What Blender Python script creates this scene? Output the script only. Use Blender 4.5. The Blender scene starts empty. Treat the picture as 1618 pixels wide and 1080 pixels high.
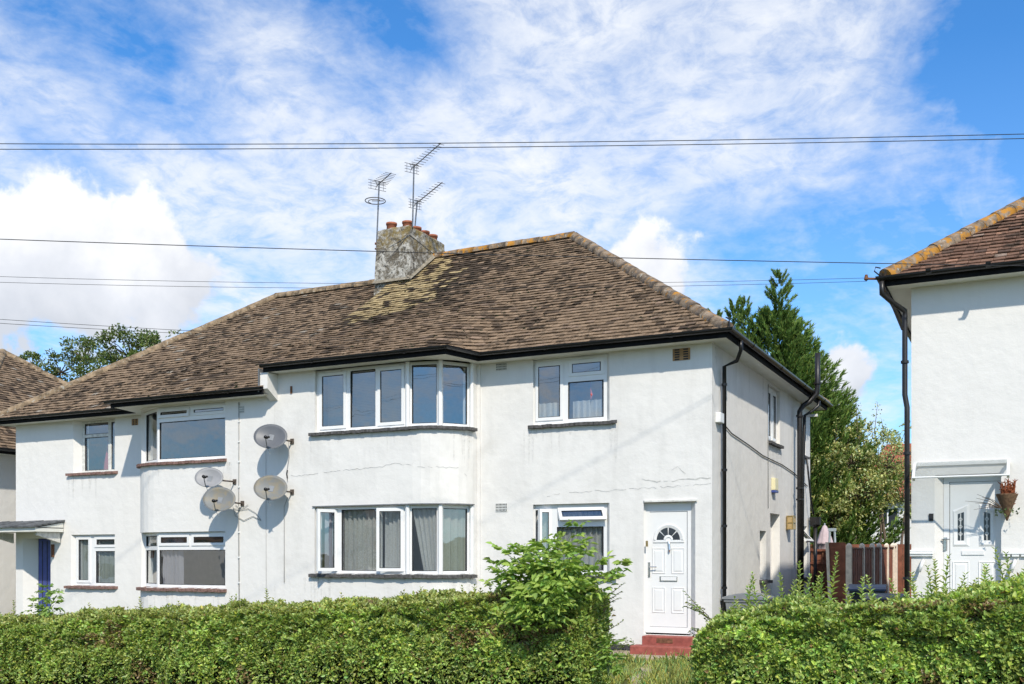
import bpy, math, random
import numpy as np
from mathutils import Vector, Matrix

random.seed(7); rng = np.random.default_rng(7)
scene = bpy.context.scene
col = scene.collection
R = math.radians

# ------------------------------------------------------------------ camera
# house axes: X along the street front (to the right), Y away from the street, Z up; origin at the
# front right corner of the right-hand house
XL, XR, YH, CXP = -2480., 1625., 880., 809.          # vanishing points / horizon of the photograph
F = math.sqrt((CXP-XL)*(XR-CXP)); TH = math.atan2(F, CXP-XL); CT, ST = math.cos(TH), math.sin(TH)
CAM = Vector((4.6994, -16.8769, 1.62))
cd = bpy.data.cameras.new('camera'); cam = bpy.data.objects.new('camera', cd); col.objects.link(cam)
cd.sensor_fit = 'HORIZONTAL'; cd.sensor_width = 36; cd.lens = F/1618*36
cd.shift_y = (YH-540)/1618; cd.clip_start = .1; cd.clip_end = 3000
cam.location = CAM; cam.rotation_euler = (R(90), 0, TH)
scene.camera = cam

def ray(px, py):                                     # direction through a photograph pixel
    a = (px-CXP)/F; b = (YH-py)/F
    return Vector((CT*a-ST, ST*a+CT, b))
def at_depth(px, py, d): return CAM + ray(px, py)*d
def on_y(px, py, Y): r = ray(px, py); return CAM + r*((Y-CAM.y)/r.y)
def on_x(px, py, X): r = ray(px, py); return CAM + r*((X-CAM.x)/r.x)
def gz(x, y=0): return .048*max(-45., min(14., x))   # the street climbs to the right

# ------------------------------------------------------------------ light, sky, exposure
SUN_AZ, SUN_EL = R(34), R(43)                        # azimuth from the house front towards +X
sd = Vector((math.sin(SUN_AZ)*math.cos(SUN_EL), -math.cos(SUN_AZ)*math.cos(SUN_EL), math.sin(SUN_EL)))
sl = bpy.data.lights.new('sun', 'SUN'); sun = bpy.data.objects.new('sun', sl); col.objects.link(sun)
sl.energy = 2.55; sl.angle = R(1.1); sl.color = (1, .925, .80)
sun.rotation_euler = sd.to_track_quat('Z', 'Y').to_euler(); sun.location = (0, 0, 30)

scene.view_settings.view_transform = 'Standard'; scene.view_settings.look = 'None'
scene.view_settings.exposure = .84; scene.view_settings.gamma = 1; scene.view_settings.use_curve_mapping = False

class NT:
    """small helper to write node trees"""
    def __init__(s, tree): s.t = tree; s.n = tree.nodes; s.l = tree.links
    def new(s, typ, **kw):
        n = s.n.new(typ)
        for k, v in kw.items(): setattr(n, k, v)
        return n
    def put(s, sock, v):
        if hasattr(v, 'is_output') or isinstance(v, bpy.types.NodeSocket): s.l.new(v, sock)
        elif v is not None: sock.default_value = v
    def math(s, op, a, b=None, c=None, clamp=False):
        n = s.new('ShaderNodeMath', operation=op, use_clamp=clamp)
        s.put(n.inputs[0], a); s.put(n.inputs[1], b); s.put(n.inputs[2], c); return n.outputs[0]
    def vmath(s, op, a, b=None, out=0):
        n = s.new('ShaderNodeVectorMath', operation=op); s.put(n.inputs[0], a); s.put(n.inputs[1], b); return n.outputs[out]
    def noise(s, vec, scale, detail=4, rough=.55, dist=0., out='Fac', lac=2.):
        n = s.new('ShaderNodeTexNoise'); s.put(n.inputs['Vector'], vec); n.inputs['Scale'].default_value = scale
        n.inputs['Detail'].default_value = detail; n.inputs['Roughness'].default_value = rough
        n.inputs['Distortion'].default_value = dist; n.inputs['Lacunarity'].default_value = lac; return n.outputs[out]
    def ramp(s, v, stops, interp='LINEAR'):
        n = s.new('ShaderNodeValToRGB'); s.put(n.inputs[0], v); cr = n.color_ramp; cr.interpolation = interp
        while len(cr.elements) < len(stops): cr.elements.new(.5)
        for e, (p, c) in zip(cr.elements, stops):
            e.position = p; e.color = (c, c, c, 1) if isinstance(c, (int, float)) else (*c, 1)
        return n.outputs[0]
    def mix(s, f, a, b, mode='MIX'):
        n = s.new('ShaderNodeMix', data_type='RGBA', blend_type=mode); s.put(n.inputs[0], f)
        s.put(n.inputs[6], (*a, 1) if isinstance(a, tuple) and len(a) == 3 else a)
        s.put(n.inputs[7], (*b, 1) if isinstance(b, tuple) and len(b) == 3 else b); return n.outputs[2]

w = bpy.data.worlds.new('World'); scene.world = w; w.use_nodes = True
nt = NT(w.node_tree); nt.n.clear()
sky = nt.new('ShaderNodeTexSky', sky_type='NISHITA'); sky.sun_disc = False
sky.sun_elevation = SUN_EL; sky.sun_rotation = math.atan2(sd.x, sd.y)
sky.air_density = 1.1; sky.dust_density = .35; sky.ozone_density = 2.5
dirv = nt.new('ShaderNodeTexCoord').outputs['Generated']
sx = nt.new('ShaderNodeSeparateXYZ'); nt.put(sx.inputs[0], dirv)
dz = nt.math('MAXIMUM', sx.outputs[2], 0.)
inv = nt.math('DIVIDE', 1., nt.math('ADD', dz, .22))
cb = nt.new('ShaderNodeCombineXYZ'); nt.put(cb.inputs[0], nt.math('MULTIPLY', sx.outputs[0], inv)); nt.put(cb.inputs[1], nt.math('MULTIPLY', sx.outputs[1], inv))
plane = cb.outputs[0]
mp = nt.new('ShaderNodeMapping'); mp.inputs['Rotation'].default_value = (0, 0, R(-38)); mp.inputs['Scale'].default_value = (1., .62, 1.)
mp.inputs['Location'].default_value = (3.1, 1.7, 0); nt.put(mp.inputs[0], plane)
warp = nt.vmath('ADD', mp.outputs[0], nt.vmath('MULTIPLY', nt.vmath('SUBTRACT', nt.noise(mp.outputs[0], 2.2, 3, .5, 0., 'Color'), (.5, .5, .5)), (.28, .28, 0.)))
big = nt.noise(warp, 1.5, 3, .5, .2)
mid = nt.noise(warp, 5.5, 6, .58, .35)
fine = nt.noise(plane, 26., 5, .6, .2)
def bank(px, py, r, k):                              # a broad bank (or clearing) of thin high cloud at a bearing
    d = ray(px, py).normalized(); q = nt.math('DIVIDE', nt.vmath('DISTANCE', dirv, tuple(d), out=1), r/F)
    return nt.math('MULTIPLY', nt.math('POWER', 2.718, nt.math('MULTIPLY', nt.math('MULTIPLY', q, q), -1.)), k)
cover = None
for px, py, r_, k in ((1050, 130, 330, .15), (850, 250, 260, .09), (110, 170, 150, .12), (200, 300, 130, -.10), (480, 230, 230, .07), (560, 400, 260, .13), (1250, 170, 150, .10), (380, 330, 180, .12), (800, 330, 200, .10),
                      (190, 60, 110, -.20), (300, 165, 90, -.16), (560, 25, 150, -.17), (640, 110, 90, -.13), (30, 10, 60, -.15), (1610, 120, 110, -.20), (1520, 400, 170, -.11), (1180, 400, 110, -.10), (1300, 520, 160, -.12), (20, 330, 60, -.08), (420, 290, 50, -.08)):
    v = bank(px, py, r_, k); cover = v if cover is None else nt.math('ADD', cover, v)
cir = nt.math('ADD', nt.math('MULTIPLY', big, .55), nt.math('ADD', nt.math('MULTIPLY', mid, .55), nt.math('MULTIPLY', fine, .20)))
cir = nt.math('ADD', cir, cover)
mott = nt.noise(nt.vmath('ADD', plane, nt.vmath('MULTIPLY', nt.noise(plane, 5., 3, .5, 0., 'Color'), (.12, .12, 0.))), 15., 8, .66, .15)
cirm = nt.math('MULTIPLY', nt.ramp(cir, [(.51, 0.), (.65, .48), (.80, .90), (1., 1.)]), nt.ramp(mott, [(.34, .46), (.54, .88), (.66, 1.)]))
cirm = nt.math('MULTIPLY', cirm, nt.ramp(mid, [(.30, .72), (.60, 1.)]))
def sky_blob(px, py, rad_px, flat=1.0):              # a heap cloud at a bearing of the sky
    return ray(px, py).normalized(), rad_px/F
# heap clouds: soft lumps with a noise-broken rim
rim = nt.noise(dirv, 9., 8, .56, .2); rim2 = nt.noise(dirv, 30., 6, .55, .1)
rimv = nt.math('ADD', nt.math('MULTIPLY', nt.math('SUBTRACT', rim, .5), .115), nt.math('MULTIPLY', nt.math('SUBTRACT', rim2, .5), .06))
cum = None
for px, py, r in ((130, 390, 112), (60, 425, 120), (220, 415, 110), (300, 455, 84), (-60, 470, 140), (-200, 440, 150), (120, 475, 105), (250, 490, 70), (40, 540, 70), (130, 560, 60), (1022, 408, 74), (1040, 455, 62), (1328, 605, 36), (1305, 640, 44),
                  (2300, 420, 150), (2420, 470, 160), (-900, 300, 190), (-1050, 360, 170), (3300, 300, 200)):
    d, rr = sky_blob(px, py, r)
    dist = nt.vmath('DISTANCE', dirv, tuple(d), out=1)
    v = nt.math('SUBTRACT', rr/math.sqrt(1+((px-809)**2+(py-880)**2)/F**2)*1.0, dist)
    k = 1.0
    cum = v if cum is None else nt.math('SMOOTH_MAX', cum, v, .015)
cumv = nt.math('ADD', cum, rimv)
cumm = nt.ramp(cumv, [(0., 0.), (.013, .97), (1., .97)], 'EASE')
cbase = nt.math('ADD', dz, nt.math('ADD', nt.math('MULTIPLY', nt.math('SUBTRACT', rim, .5), .30), nt.math('MULTIPLY', nt.math('SUBTRACT', rim2, .5), .10)))
cumcol = nt.ramp(cbase, [(.16, (.40, .42, .46)), (.235, (.50, .515, .55)), (.285, (.60, .605, .615)), (.36, (.62, .625, .63))])   # shaded bases, bright heads
hz = nt.ramp(dz, [(0., 1.), (.16, .5), (.42, 0.)])
skyc = nt.mix(1., sky.outputs[0], (.034, .076, .113), 'MULTIPLY')
skyc = nt.mix(nt.math('MULTIPLY', hz, .25), skyc, (.60, .70, .86))
c1 = nt.mix(cirm, skyc, (.545, .565, .595))
c2 = nt.mix(cumm, c1, cumcol)
bg = nt.new('ShaderNodeBackground'); nt.put(bg.inputs[0], c2); bg.inputs[1].default_value = .98
wo = nt.new('ShaderNodeOutputWorld'); nt.l.new(bg.outputs[0], wo.inputs[0])
w.cycles.sampling_method = 'MANUAL'; w.cycles.sample_map_resolution = 512

# ------------------------------------------------------------------ materials
MATS = {}
def material(name, build, **kw):
    m = bpy.data.materials.new(name); m.use_nodes = True; t = NT(m.node_tree); t.n.clear()
    out = t.new('ShaderNodeOutputMaterial'); t.l.new(build(t), out.inputs[0]); MATS[name] = m; return m
def bsdf(t, color, rough=.6, spec=.4, metal=0., normal=None, coat=0.):
    b = t.new('ShaderNodeBsdfPrincipled'); t.put(b.inputs['Base Color'], (*color, 1) if isinstance(color, tuple) and len(color) == 3 else color)
    t.put(b.inputs['Roughness'], rough); b.inputs['Specular IOR Level'].default_value = spec; b.inputs['Metallic'].default_value = metal
    b.inputs['Coat Weight'].default_value = coat
    if normal is not None: t.l.new(normal, b.inputs['Normal'])
    return b.outputs[0]
def bump(t, h, strength=.3, dist=.01):
    n = t.new('ShaderNodeBump'); n.inputs['Strength'].default_value = strength; n.inputs['Distance'].default_value = dist
    t.put(n.inputs['Height'], h); return n.outputs[0]
def pos(t): return t.new('ShaderNodeNewGeometry').outputs['Position']
def attr(t, name='tint'): return t.new('ShaderNodeAttribute', attribute_name=name).outputs['Color']

def simple(name, c, rough=.5, spec=.4, metal=0., var=.12, scale=9., bmp=.0, bscale=60.):
    def b(t):
        p = pos(t); n = t.noise(p, scale, 5, .6)
        colr = t.mix(t.ramp(n, [(.3, 0.), (.7, 1.)]), tuple(x*(1-var) for x in c), tuple(min(1, x*(1+var)) for x in c))
        nm = bump(t, t.noise(p, bscale, 4), bmp, .004) if bmp else None
        return bsdf(t, colr, rough, spec, metal, nm)
    return material(name, b)

def render_wall(name, base, dirt, amount=.5):
    def b(t):
        p = pos(t)
        m = t.new('ShaderNodeMapping'); m.inputs['Scale'].default_value = (1.6, 1.6, .35); t.put(m.inputs[0], p)
        streak = t.noise(m.outputs[0], 2.6, 6, .6)
        patch = t.noise(p, .9, 6, .62, .6)
        speck = t.noise(p, 26., 4, .6)
        f = t.math('ADD', t.math('MULTIPLY', t.ramp(streak, [(.50, 0.), (.78, 1.)]), .5*amount), t.math('MULTIPLY', t.ramp(patch, [(.48, 0.), (.75, 1.)]), .55*amount))
        c = t.mix(f, base, dirt)
        sp = t.ramp(speck, [(.69, 0.), (.78, .35)])
        sp = t.math('MULTIPLY', sp, t.ramp(t.noise(p, 1.7, 4, .6), [(.52, 0.), (.66, 1.)]))
        c = t.mix(t.math('MULTIPLY', sp, amount), c, (.30, .29, .27))
        h = t.math('ADD', t.math('MULTIPLY', t.noise(p, 4.2, 5, .55), 2.2), t.math('MULTIPLY', t.noise(p, 70., 4, .6), .30))
        return bsdf(t, c, .85, .2, 0, bump(t, h, .35, .018))
    return material(name, b)
render_wall('render_white', (.735, .715, .68), (.55, .535, .505), .8)
render_wall('render_clean', (.74, .72, .685), (.62, .605, .575), .5)
simple('interior', (.36, .35, .33), .9, .1)
simple('plaster_band', (.80, .80, .78), .8, .2, var=.05, bmp=.3, bscale=25)
simple('upvc', (.78, .775, .76), .28, .45, var=.02)
simple('soffit_paint', (.74, .73, .67), .55, .3, var=.06, scale=3)
simple('old_white_paint', (.62, .61, .57), .65, .25, var=.22, scale=14)
simple('black_plastic', (.010, .010, .011), .34, .4, var=.3)
simple('fascia_black', (.012, .012, .013), .8, .12, var=.3)
simple('black_iron', (.016, .015, .015), .42, .45, var=.4, bmp=.3, bscale=40)
def drip_mat(t):
    tr = t.new('ShaderNodeBsdfTransparent'); d = bsdf(t, (.30, .29, .26), .9, .1); mx = t.new('ShaderNodeMixShader')
    t.put(mx.inputs[0], t.ramp(t.noise(pos(t), 16., 5, .65), [(.38, .01), (.70, .15)])); t.l.new(tr.outputs[0], mx.inputs[1]); t.l.new(d, mx.inputs[2]); return mx.outputs[0]
material('drip', drip_mat)
simple('rubber_seal', (.03, .03, .032), .6, .3)
simple('grey_plastic', (.20, .21, .22), .45, .4)
simple('dark_bin', (.035, .036, .04), .38, .45, var=.3)
simple('blue_bin', (.03, .042, .085), .35, .5, var=.2)
simple('red_step', (.30, .085, .065), .7, .3, var=.28, scale=11, bmp=.3, bscale=50)
simple('blue_door', (.055, .075, .26), .45, .4, var=.2)
simple('felt', (.10, .105, .11), .8, .3, var=.6, scale=10, bmp=.5, bscale=30)
simple('sill_grey', (.085, .082, .08), .8, .25, var=.5, scale=18, bmp=.5)
simple('sill_brown', (.20, .12, .10), .8, .25, var=.45, scale=18, bmp=.5)
simple('plinth', (.06, .06, .065), .8, .2, var=.3)
simple('terracotta', (.34, .12, .065), .75, .3, var=.3, scale=12, bmp=.3)
simple('dish_grey', (.115, .12, .13), .45, .4, var=.10, scale=6)
simple('dish_pale', (.27, .27, .275), .5, .4, var=.10, scale=6)
def dish_weather(t):
    p = pos(t); return bsdf(t, t.mix(t.ramp(t.noise(p, 5.5, 4, .6), [(.44, 0.), (.66, 1.)]), (.175, .18, .175), (.235, .20, .135)), .55, .35)
material('dish_weathered', dish_weather)
simple('aerial_metal', (.20, .20, .20), .4, .5, .6, var=.4, scale=20)
simple('old_bracket', (.10, .08, .065), .7, .3, var=.5, scale=30)
simple('mortar', (.24, .21, .16), .95, .1, var=.4, scale=14, bmp=.5)
simple('rust', (.16, .075, .04), .8, .3, var=.5, scale=30)
simple('chrome', (.62, .61, .58), .22, .5, .9)
simple('brass', (.42, .30, .12), .4, .5, .6)
simple('cream_plastic', (.72, .66, .42), .45, .4, var=.05)
simple('navy_plastic', (.05, .08, .28), .4, .4)
simple('white_plastic', (.74, .74, .72), .4, .4, var=.05)
simple('amber_glass', (.42, .30, .14), .25, .5)
simple('vent_clay', (.33, .20, .10), .85, .2, var=.3)
simple('vent_white', (.60, .60, .57), .8, .2, var=.15)
simple('crack_dark', (.43, .42, .40), .95, .1, var=.3)
simple('stain', (.52, .51, .48), .95, .1, var=.3)
simple('cable_black', (.012, .012, .013), .5, .4)
simple('cable_grey', (.30, .30, .29), .6, .3)
simple('wood_fence', (.23, .085, .050), .75, .3, var=.35, scale=5, bmp=.4, bscale=30)
simple('wood_batten', (.20, .085, .045), .75, .3, var=.35, scale=8)
simple('concrete_post', (.76, .67, .55), .9, .2, var=.18, scale=12, bmp=.4, bscale=50)
simple('concrete_path', (.38, .31, .23), .95, .15, var=.2, scale=6, bmp=.5, bscale=40)
simple('paving', (.27, .26, .25), .9, .2, var=.2, scale=4, bmp=.3)
simple('asphalt', (.055, .055, .057), .9, .2, var=.25, scale=8, bmp=.5, bscale=80)
simple('kerb', (.33, .32, .30), .9, .2, var=.2)
simple('bark', (.075, .058, .042), .95, .1, var=.4, scale=8, bmp=.6, bscale=20)
simple('bark_pale', (.17, .13, .10), .95, .1, var=.3, scale=8, bmp=.6, bscale=20)
simple('stem_green', (.14, .19, .06), .6, .3, var=.2)
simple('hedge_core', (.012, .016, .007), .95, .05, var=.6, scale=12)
simple('parasol_cloth', (.52, .42, .43), .9, .1, var=.08)
simple('frame_bluegrey', (.36, .42, .45), .5, .4)
simple('wicker', (.14, .085, .05), .85, .2, var=.5, scale=30, bmp=.6, bscale=60)
simple('dried_red', (.22, .070, .032), .85, .15, var=.4, scale=20)
simple('twig', (.15, .11, .08), .9, .1, var=.3)
simple('trellis_wood', (.34, .27, .19), .85, .2, var=.25)
simple('roof_deck', (.07, .052, .038), .95, .1, var=.4)
simple('lead', (.13, .135, .14), .6, .4, var=.3)
simple('screen_red', (.45, .10, .10), .8, .2)
simple('soil', (.09, .065, .04), .95, .1, var=.4, scale=6)
simple('blind', (.42, .43, .44), .5, .3, var=.05)
simple('far_window', (.035, .04, .048), .12, .5)

def brick_mat(t):
    p = pos(t); m = t.new('ShaderNodeMapping'); m.inputs['Rotation'].default_value = (R(90), 0, 0); t.put(m.inputs[0], p)
    b = t.new('ShaderNodeTexBrick'); t.put(b.inputs[0], m.outputs[0]); b.inputs['Scale'].default_value = 4.5
    b.inputs['Color1'].default_value = (.36, .20, .12, 1); b.inputs['Color2'].default_value = (.27, .15, .10, 1); b.inputs['Mortar'].default_value = (.35, .32, .28, 1)
    return bsdf(t, b.outputs[0], .9, .2)
material('brickwork', brick_mat)

def chimney_mat(t):
    p = pos(t)
    n1 = t.noise(p, 6.5, 9, .74, .6); n2 = t.noise(p, 14., 7, .7, .5)
    c = t.mix(t.ramp(n1, [(.43, 0.), (.58, 1.)]), (.115, .098, .072), (.50, .48, .43))
    c = t.mix(t.ramp(n2, [(.56, 0.), (.62, 1.)]), c, (.06, .056, .05))
    ms = t.new('ShaderNodeMapping'); ms.inputs['Scale'].default_value = (7, 7, 1.2); t.put(ms.inputs[0], p)
    c = t.mix(t.ramp(t.noise(ms.outputs[0], 1., 5, .6), [(.50, 0.), (.66, .75)]), c, (.15, .125, .09))
    sz = t.new('ShaderNodeSeparateXYZ'); t.put(sz.inputs[0], p)
    lich = t.math('MULTIPLY', t.ramp(t.noise(p, 5., 5, .6), [(.44, 0.), (.58, 1.)]), t.ramp(t.math('SUBTRACT', sz.outputs[2], 8.4), [(.20, 0.), (.50, 1.)]))
    c = t.mix(t.math('MULTIPLY', lich, .8), c, (.24, .17, .05))
    return bsdf(t, c, .95, .15, 0, bump(t, t.math('ADD', n1, t.math('MULTIPLY', n2, .6)), .8, .035))
material('chimney_render', chimney_mat)

def tile_mat(mode, lichen=True):
    def b(t):
        p = pos(t)
        base = attr(t) if mode == 'attr' else t.new('ShaderNodeObjectInfo').outputs['Color']
        n = t.noise(p, 22., 6, .65)
        c = t.mix(1., base, t.ramp(n, [(.25, .62), (.5, 1.), (.78, 1.35)]), 'MULTIPLY')
        moss = t.math('MULTIPLY', t.ramp(t.noise(p, 5.2, 7, .74, .3), [(.515, 0.), (.575, 1.)]), t.ramp(t.noise(p, .9, 3, .5), [(.36, .25), (.60, 1.)]))
        c = t.mix(t.math('MULTIPLY', moss, .82), c, (.035, .028, .020))
        sp = t.ramp(t.noise(p, 34., 3, .5), [(.72, 0.), (.76, 1.)])
        c = t.mix(t.math('MULTIPLY', sp, .5), c, (.46, .42, .36))
        return bsdf(t, c, .92, .18, 0, bump(t, t.math('ADD', n, moss), .7, .012))
    return b
material('tile_field', tile_mat('attr')); material('tile_single', tile_mat('obj'))
def ridge_mat(amount, base=(.22, .165, .115)):
    def b(t):
        p = pos(t); n = t.noise(p, 7., 7, .68, .3)
        c = t.mix(t.ramp(n, [(.36, 0.), (.62, 1.)]), tuple(x*.45 for x in base), tuple(x*1.35 for x in base))
        c = t.mix(t.ramp(t.noise(p, 16., 5, .6), [(.58, 0.), (.66, .8)]), c, (.36, .34, .29))
        l = t.ramp(t.noise(p, 6.5, 7, .66, .5), [(.63-.08*amount, 0.), (.70-.08*amount, 1.)])
        c = t.mix(t.math('MULTIPLY', l, .9), c, (.44, .20, .025))
        return bsdf(t, c, .92, .2, 0, bump(t, n, .8, .02))
    return b
material('ridge_tile', ridge_mat(.75)); material('ridge_tile_lichen', ridge_mat(1.7)); material('ridge_tile_plain', ridge_mat(-.6, (.26, .19, .12)))

def far_roof(c1, c2):
    def b(t):
        p = pos(t); sz = t.new('ShaderNodeSeparateXYZ'); t.put(sz.inputs[0], p)
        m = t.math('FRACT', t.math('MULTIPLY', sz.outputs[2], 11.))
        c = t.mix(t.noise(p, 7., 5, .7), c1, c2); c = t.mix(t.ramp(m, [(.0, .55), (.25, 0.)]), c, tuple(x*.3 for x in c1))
        return bsdf(t, c, .9, .2)
    return b
material('far_roof_brown', far_roof((.14, .10, .07), (.09, .065, .05))); material('far_roof_red', far_roof((.40, .13, .07), (.27, .09, .055)))

def glass(refl_tint=(1, 1, 1), base=.235):
    def b(t):
        ge = t.new('ShaderNodeNewGeometry'); cs = t.math('ABSOLUTE', t.vmath('DOT_PRODUCT', ge.outputs['Normal'], ge.outputs['Incoming'], out=1)); fr = t.math('ADD', base, t.math('MULTIPLY', t.math('POWER', t.math('SUBTRACT', 1., cs), 4.), .75), clamp=True)
        p = pos(t); nm = bump(t, t.noise(p, 2.2, 2, .5), .10, .02)
        g = t.new('ShaderNodeBsdfGlossy'); g.inputs['Color'].default_value = (*refl_tint, 1); g.inputs['Roughness'].default_value = .015; t.l.new(nm, g.inputs['Normal'])
        tr = t.new('ShaderNodeBsdfTransparent'); tr.inputs[0].default_value = (.82, .85, .84, 1)
        mx = t.new('ShaderNodeMixShader'); t.put(mx.inputs[0], fr); t.l.new(tr.outputs[0], mx.inputs[1]); t.l.new(g.outputs[0], mx.inputs[2])
        return mx.outputs[0]
    return b
material('window_glass', glass()); 
def canopy_glass(t):
    tr = t.new('ShaderNodeBsdfTransparent'); tr.inputs[0].default_value = (.86, .88, .88, 1)
    d = bsdf(t, t.mix(t.ramp(t.noise(pos(t), 9, 5, .6), [(.4, 0.), (.7, 1.)]), (.50, .51, .50), (.36, .36, .34)), .3, .5)
    mx = t.new('ShaderNodeMixShader'); mx.inputs[0].default_value = .24; t.l.new(tr.outputs[0], mx.inputs[1]); t.l.new(d, mx.inputs[2]); return mx.outputs[0]
material('canopy_sheet', canopy_glass)
def net(c, opac):
    def b(t):
        d = t.new('ShaderNodeBsdfDiffuse'); d.inputs[0].default_value = (*c, 1)
        tl = t.new('ShaderNodeBsdfTranslucent'); tl.inputs[0].default_value = (*c, 1)
        tr = t.new('ShaderNodeBsdfTransparent')
        a = t.new('ShaderNodeMixShader'); a.inputs[0].default_value = .35; t.l.new(d.outputs[0], a.inputs[1]); t.l.new(tl.outputs[0], a.inputs[2])
        m = t.new('ShaderNodeMixShader'); t.put(m.inputs[0], t.ramp(t.noise(pos(t), 40., 2, .5), [(.35, opac-.08), (.65, min(1, opac+.08))]))
        t.l.new(tr.outputs[0], m.inputs[1]); t.l.new(a.outputs[0], m.inputs[2]); return m.outputs[0]
    return b
material('net_white', net((.86, .86, .85), .80)); material('curtain_pale', net((.56, .60, .56), .97)); material('curtain_lilac', net((.46, .45, .52), .98)); material('curtain_white', net((.68, .69, .68), .95))

def leaf_mat(rough=.36, trans=.30, spec=.5):
    def b(t):
        a = attr(t)
        d = bsdf(t, a, rough, spec)
        tl = t.new('ShaderNodeBsdfTranslucent'); t.put(tl.inputs[0], t.mix(1., a, (1.25, 1.35, .55), 'MULTIPLY'))
        m = t.new('ShaderNodeMixShader'); m.inputs[0].default_value = trans; t.l.new(d, m.inputs[1]); t.l.new(tl.outputs[0], m.inputs[2]); return m.outputs[0]
    return b
material('leaf', leaf_mat()); material('needle', leaf_mat(.7, .18, .2))

def ground_mat(t):
    p = pos(t); n = t.noise(p, 1.3, 6, .6, .3); n2 = t.noise(p, 14., 5, .65)
    c = t.mix(t.ramp(n, [(.4, 0.), (.62, 1.)]), (.085, .11, .03), (.17, .15, .06))
    c = t.mix(t.ramp(n2, [(.35, .6), (.65, 0.)]), c, (.05, .06, .02))
    return bsdf(t, c, .95, .1, 0, bump(t, n2, .8, .03))
material('lawn', ground_mat)

# ------------------------------------------------------------------ mesh helpers
class MB:
    def __init__(s): s.v = []; s.f = []; s.m = []
    def add(s, pts, faces, m=0):
        o = len(s.v); s.v += [tuple(p) for p in pts]; s.f += [tuple(i+o for i in f) for f in faces]; s.m += [m]*len(faces); return s
    def quad(s, a, b, c, d, m=0): return s.add((a, b, c, d), ((0, 1, 2, 3),), m)
    def box(s, x0, x1, y0, y1, z0, z1, m=0, T=None):
        p = [(x, y, z) for z in (z0, z1) for y in (y0, y1) for x in (x0, x1)]
        if T: p = [T(*q) for q in p]
        return s.add(p, ((0, 2, 3, 1), (4, 5, 7, 6), (0, 1, 5, 4), (2, 6, 7, 3), (0, 4, 6, 2), (1, 3, 7, 5)), m)
    def tube(s, pts, r, n=8, cap=True, m=0):
        pts = [Vector(p) for p in pts]; k = len(pts); rr = r if isinstance(r, (list, tuple)) else [r]*k; rings = []; up = None
        for i, p in enumerate(pts):
            d = (pts[min(i+1, k-1)]-pts[max(i-1, 0)]).normalized()
            if up is None: up = Vector((0, 0, 1)) if abs(d.z) < .9 else Vector((1, 0, 0))
            a = d.cross(up).normalized(); b = a.cross(d); up = b
            rings.append([p+(a*math.cos(2*math.pi*j/n)+b*math.sin(2*math.pi*j/n))*rr[i] for j in range(n)])
        vs = [q for g in rings for q in g]; fs = []
        for i in range(k-1):
            for j in range(n): fs.append((i*n+j, i*n+(j+1) % n, (i+1)*n+(j+1) % n, (i+1)*n+j))
        if cap: fs += [tuple(range(n-1, -1, -1)), tuple(range((k-1)*n, k*n))]
        return s.add(vs, fs, m)
    def lathe(s, c, prof, n=16, m=0, axis=None):
        """prof: (radius, height) pairs about the vertical through c"""
        c = Vector(c); vs = []; fs = []
        for r, z in prof: vs += [c+Vector((r*math.cos(2*math.pi*j/n), r*math.sin(2*math.pi*j/n), z)) for j in range(n)]
        for i in range(len(prof)-1):
            for j in range(n): fs.append((i*n+j, i*n+(j+1) % n, (i+1)*n+(j+1) % n, (i+1)*n+j))
        return s.add(vs, fs, m)
    def build(s, name, mats, parent=None, smooth=False, bevel=0., kind=None):
        org = Vector((0, 0, 0)); q = parent
        while q is not None: org += q.location; q = q.parent
        me = bpy.data.meshes.new(name); me.from_pydata([tuple(Vector(p)-org) for p in s.v], [], s.f)
        for mm in ([mats] if isinstance(mats, str) else mats): me.materials.append(MATS[mm])
        if isinstance(mats, (list, tuple)): me.polygons.foreach_set('material_index', s.m)
        if smooth: me.polygons.foreach_set('use_smooth', [True]*len(me.polygons))
        me.update(); o = bpy.data.objects.new(name, me); col.objects.link(o)
        if parent is not None: o.parent = parent
        if bevel:
            b = o.modifiers.new('bevel', 'BEVEL'); b.width = bevel; b.segments = 2; b.limit_method = 'ANGLE'
        if kind: o['kind'] = kind
        return o

def tag(o, label=None, cat=None, group=None, kind=None):
    if label: o['label'] = label
    if cat: o['category'] = cat
    if group: o['group'] = group
    if kind: o['kind'] = kind
    return o
def thing(name, loc, label, cat, group=None):
    o = bpy.data.objects.new(name, None); o.location = loc; o.empty_display_size = .2; col.objects.link(o); return tag(o, label, cat, group)

def offset(path, d, closed=False):
    """offset a plan polyline to its right-hand side (outwards) by d, mitred"""
    out = []; n = len(path)
    for i, p in enumerate(path):
        p = Vector(p); ns = []
        if i > 0: e = (p-Vector(path[i-1])).normalized(); ns.append(Vector((e.y, -e.x)))
        if i < n-1: e = (Vector(path[i+1])-p).normalized(); ns.append(Vector((e.y, -e.x)))
        if len(ns) == 2:
            b = (ns[0]+ns[1]); b = b/max(.25, b.length_squared)*2
        else: b = ns[0]
        out.append(p+b*d)
    return out
def sweep(mb, path, prof, closed=True, m=0, zf=None):
    """prof: (outward offset, z) polygon carried along a plan path"""
    rows = [offset(path, o) for o, z in prof]; k = len(prof); n = len(path); vs = []
    for i in range(n):
        for j, (o, z) in enumerate(prof): vs.append((rows[j][i].x, rows[j][i].y, z+(zf(rows[j][i].x) if zf else 0)))
    fs = []
    for i in range(n-1):
        for j in range(k if closed else k-1): fs.append((i*k+j, (i+1)*k+j, (i+1)*k+(j+1) % k, i*k+(j+1) % k))
    if closed: fs += [tuple(range(k)), tuple(range((n-1)*k+k-1, (n-1)*k-1, -1))]
    return mb.add(vs, fs, m)

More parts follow.
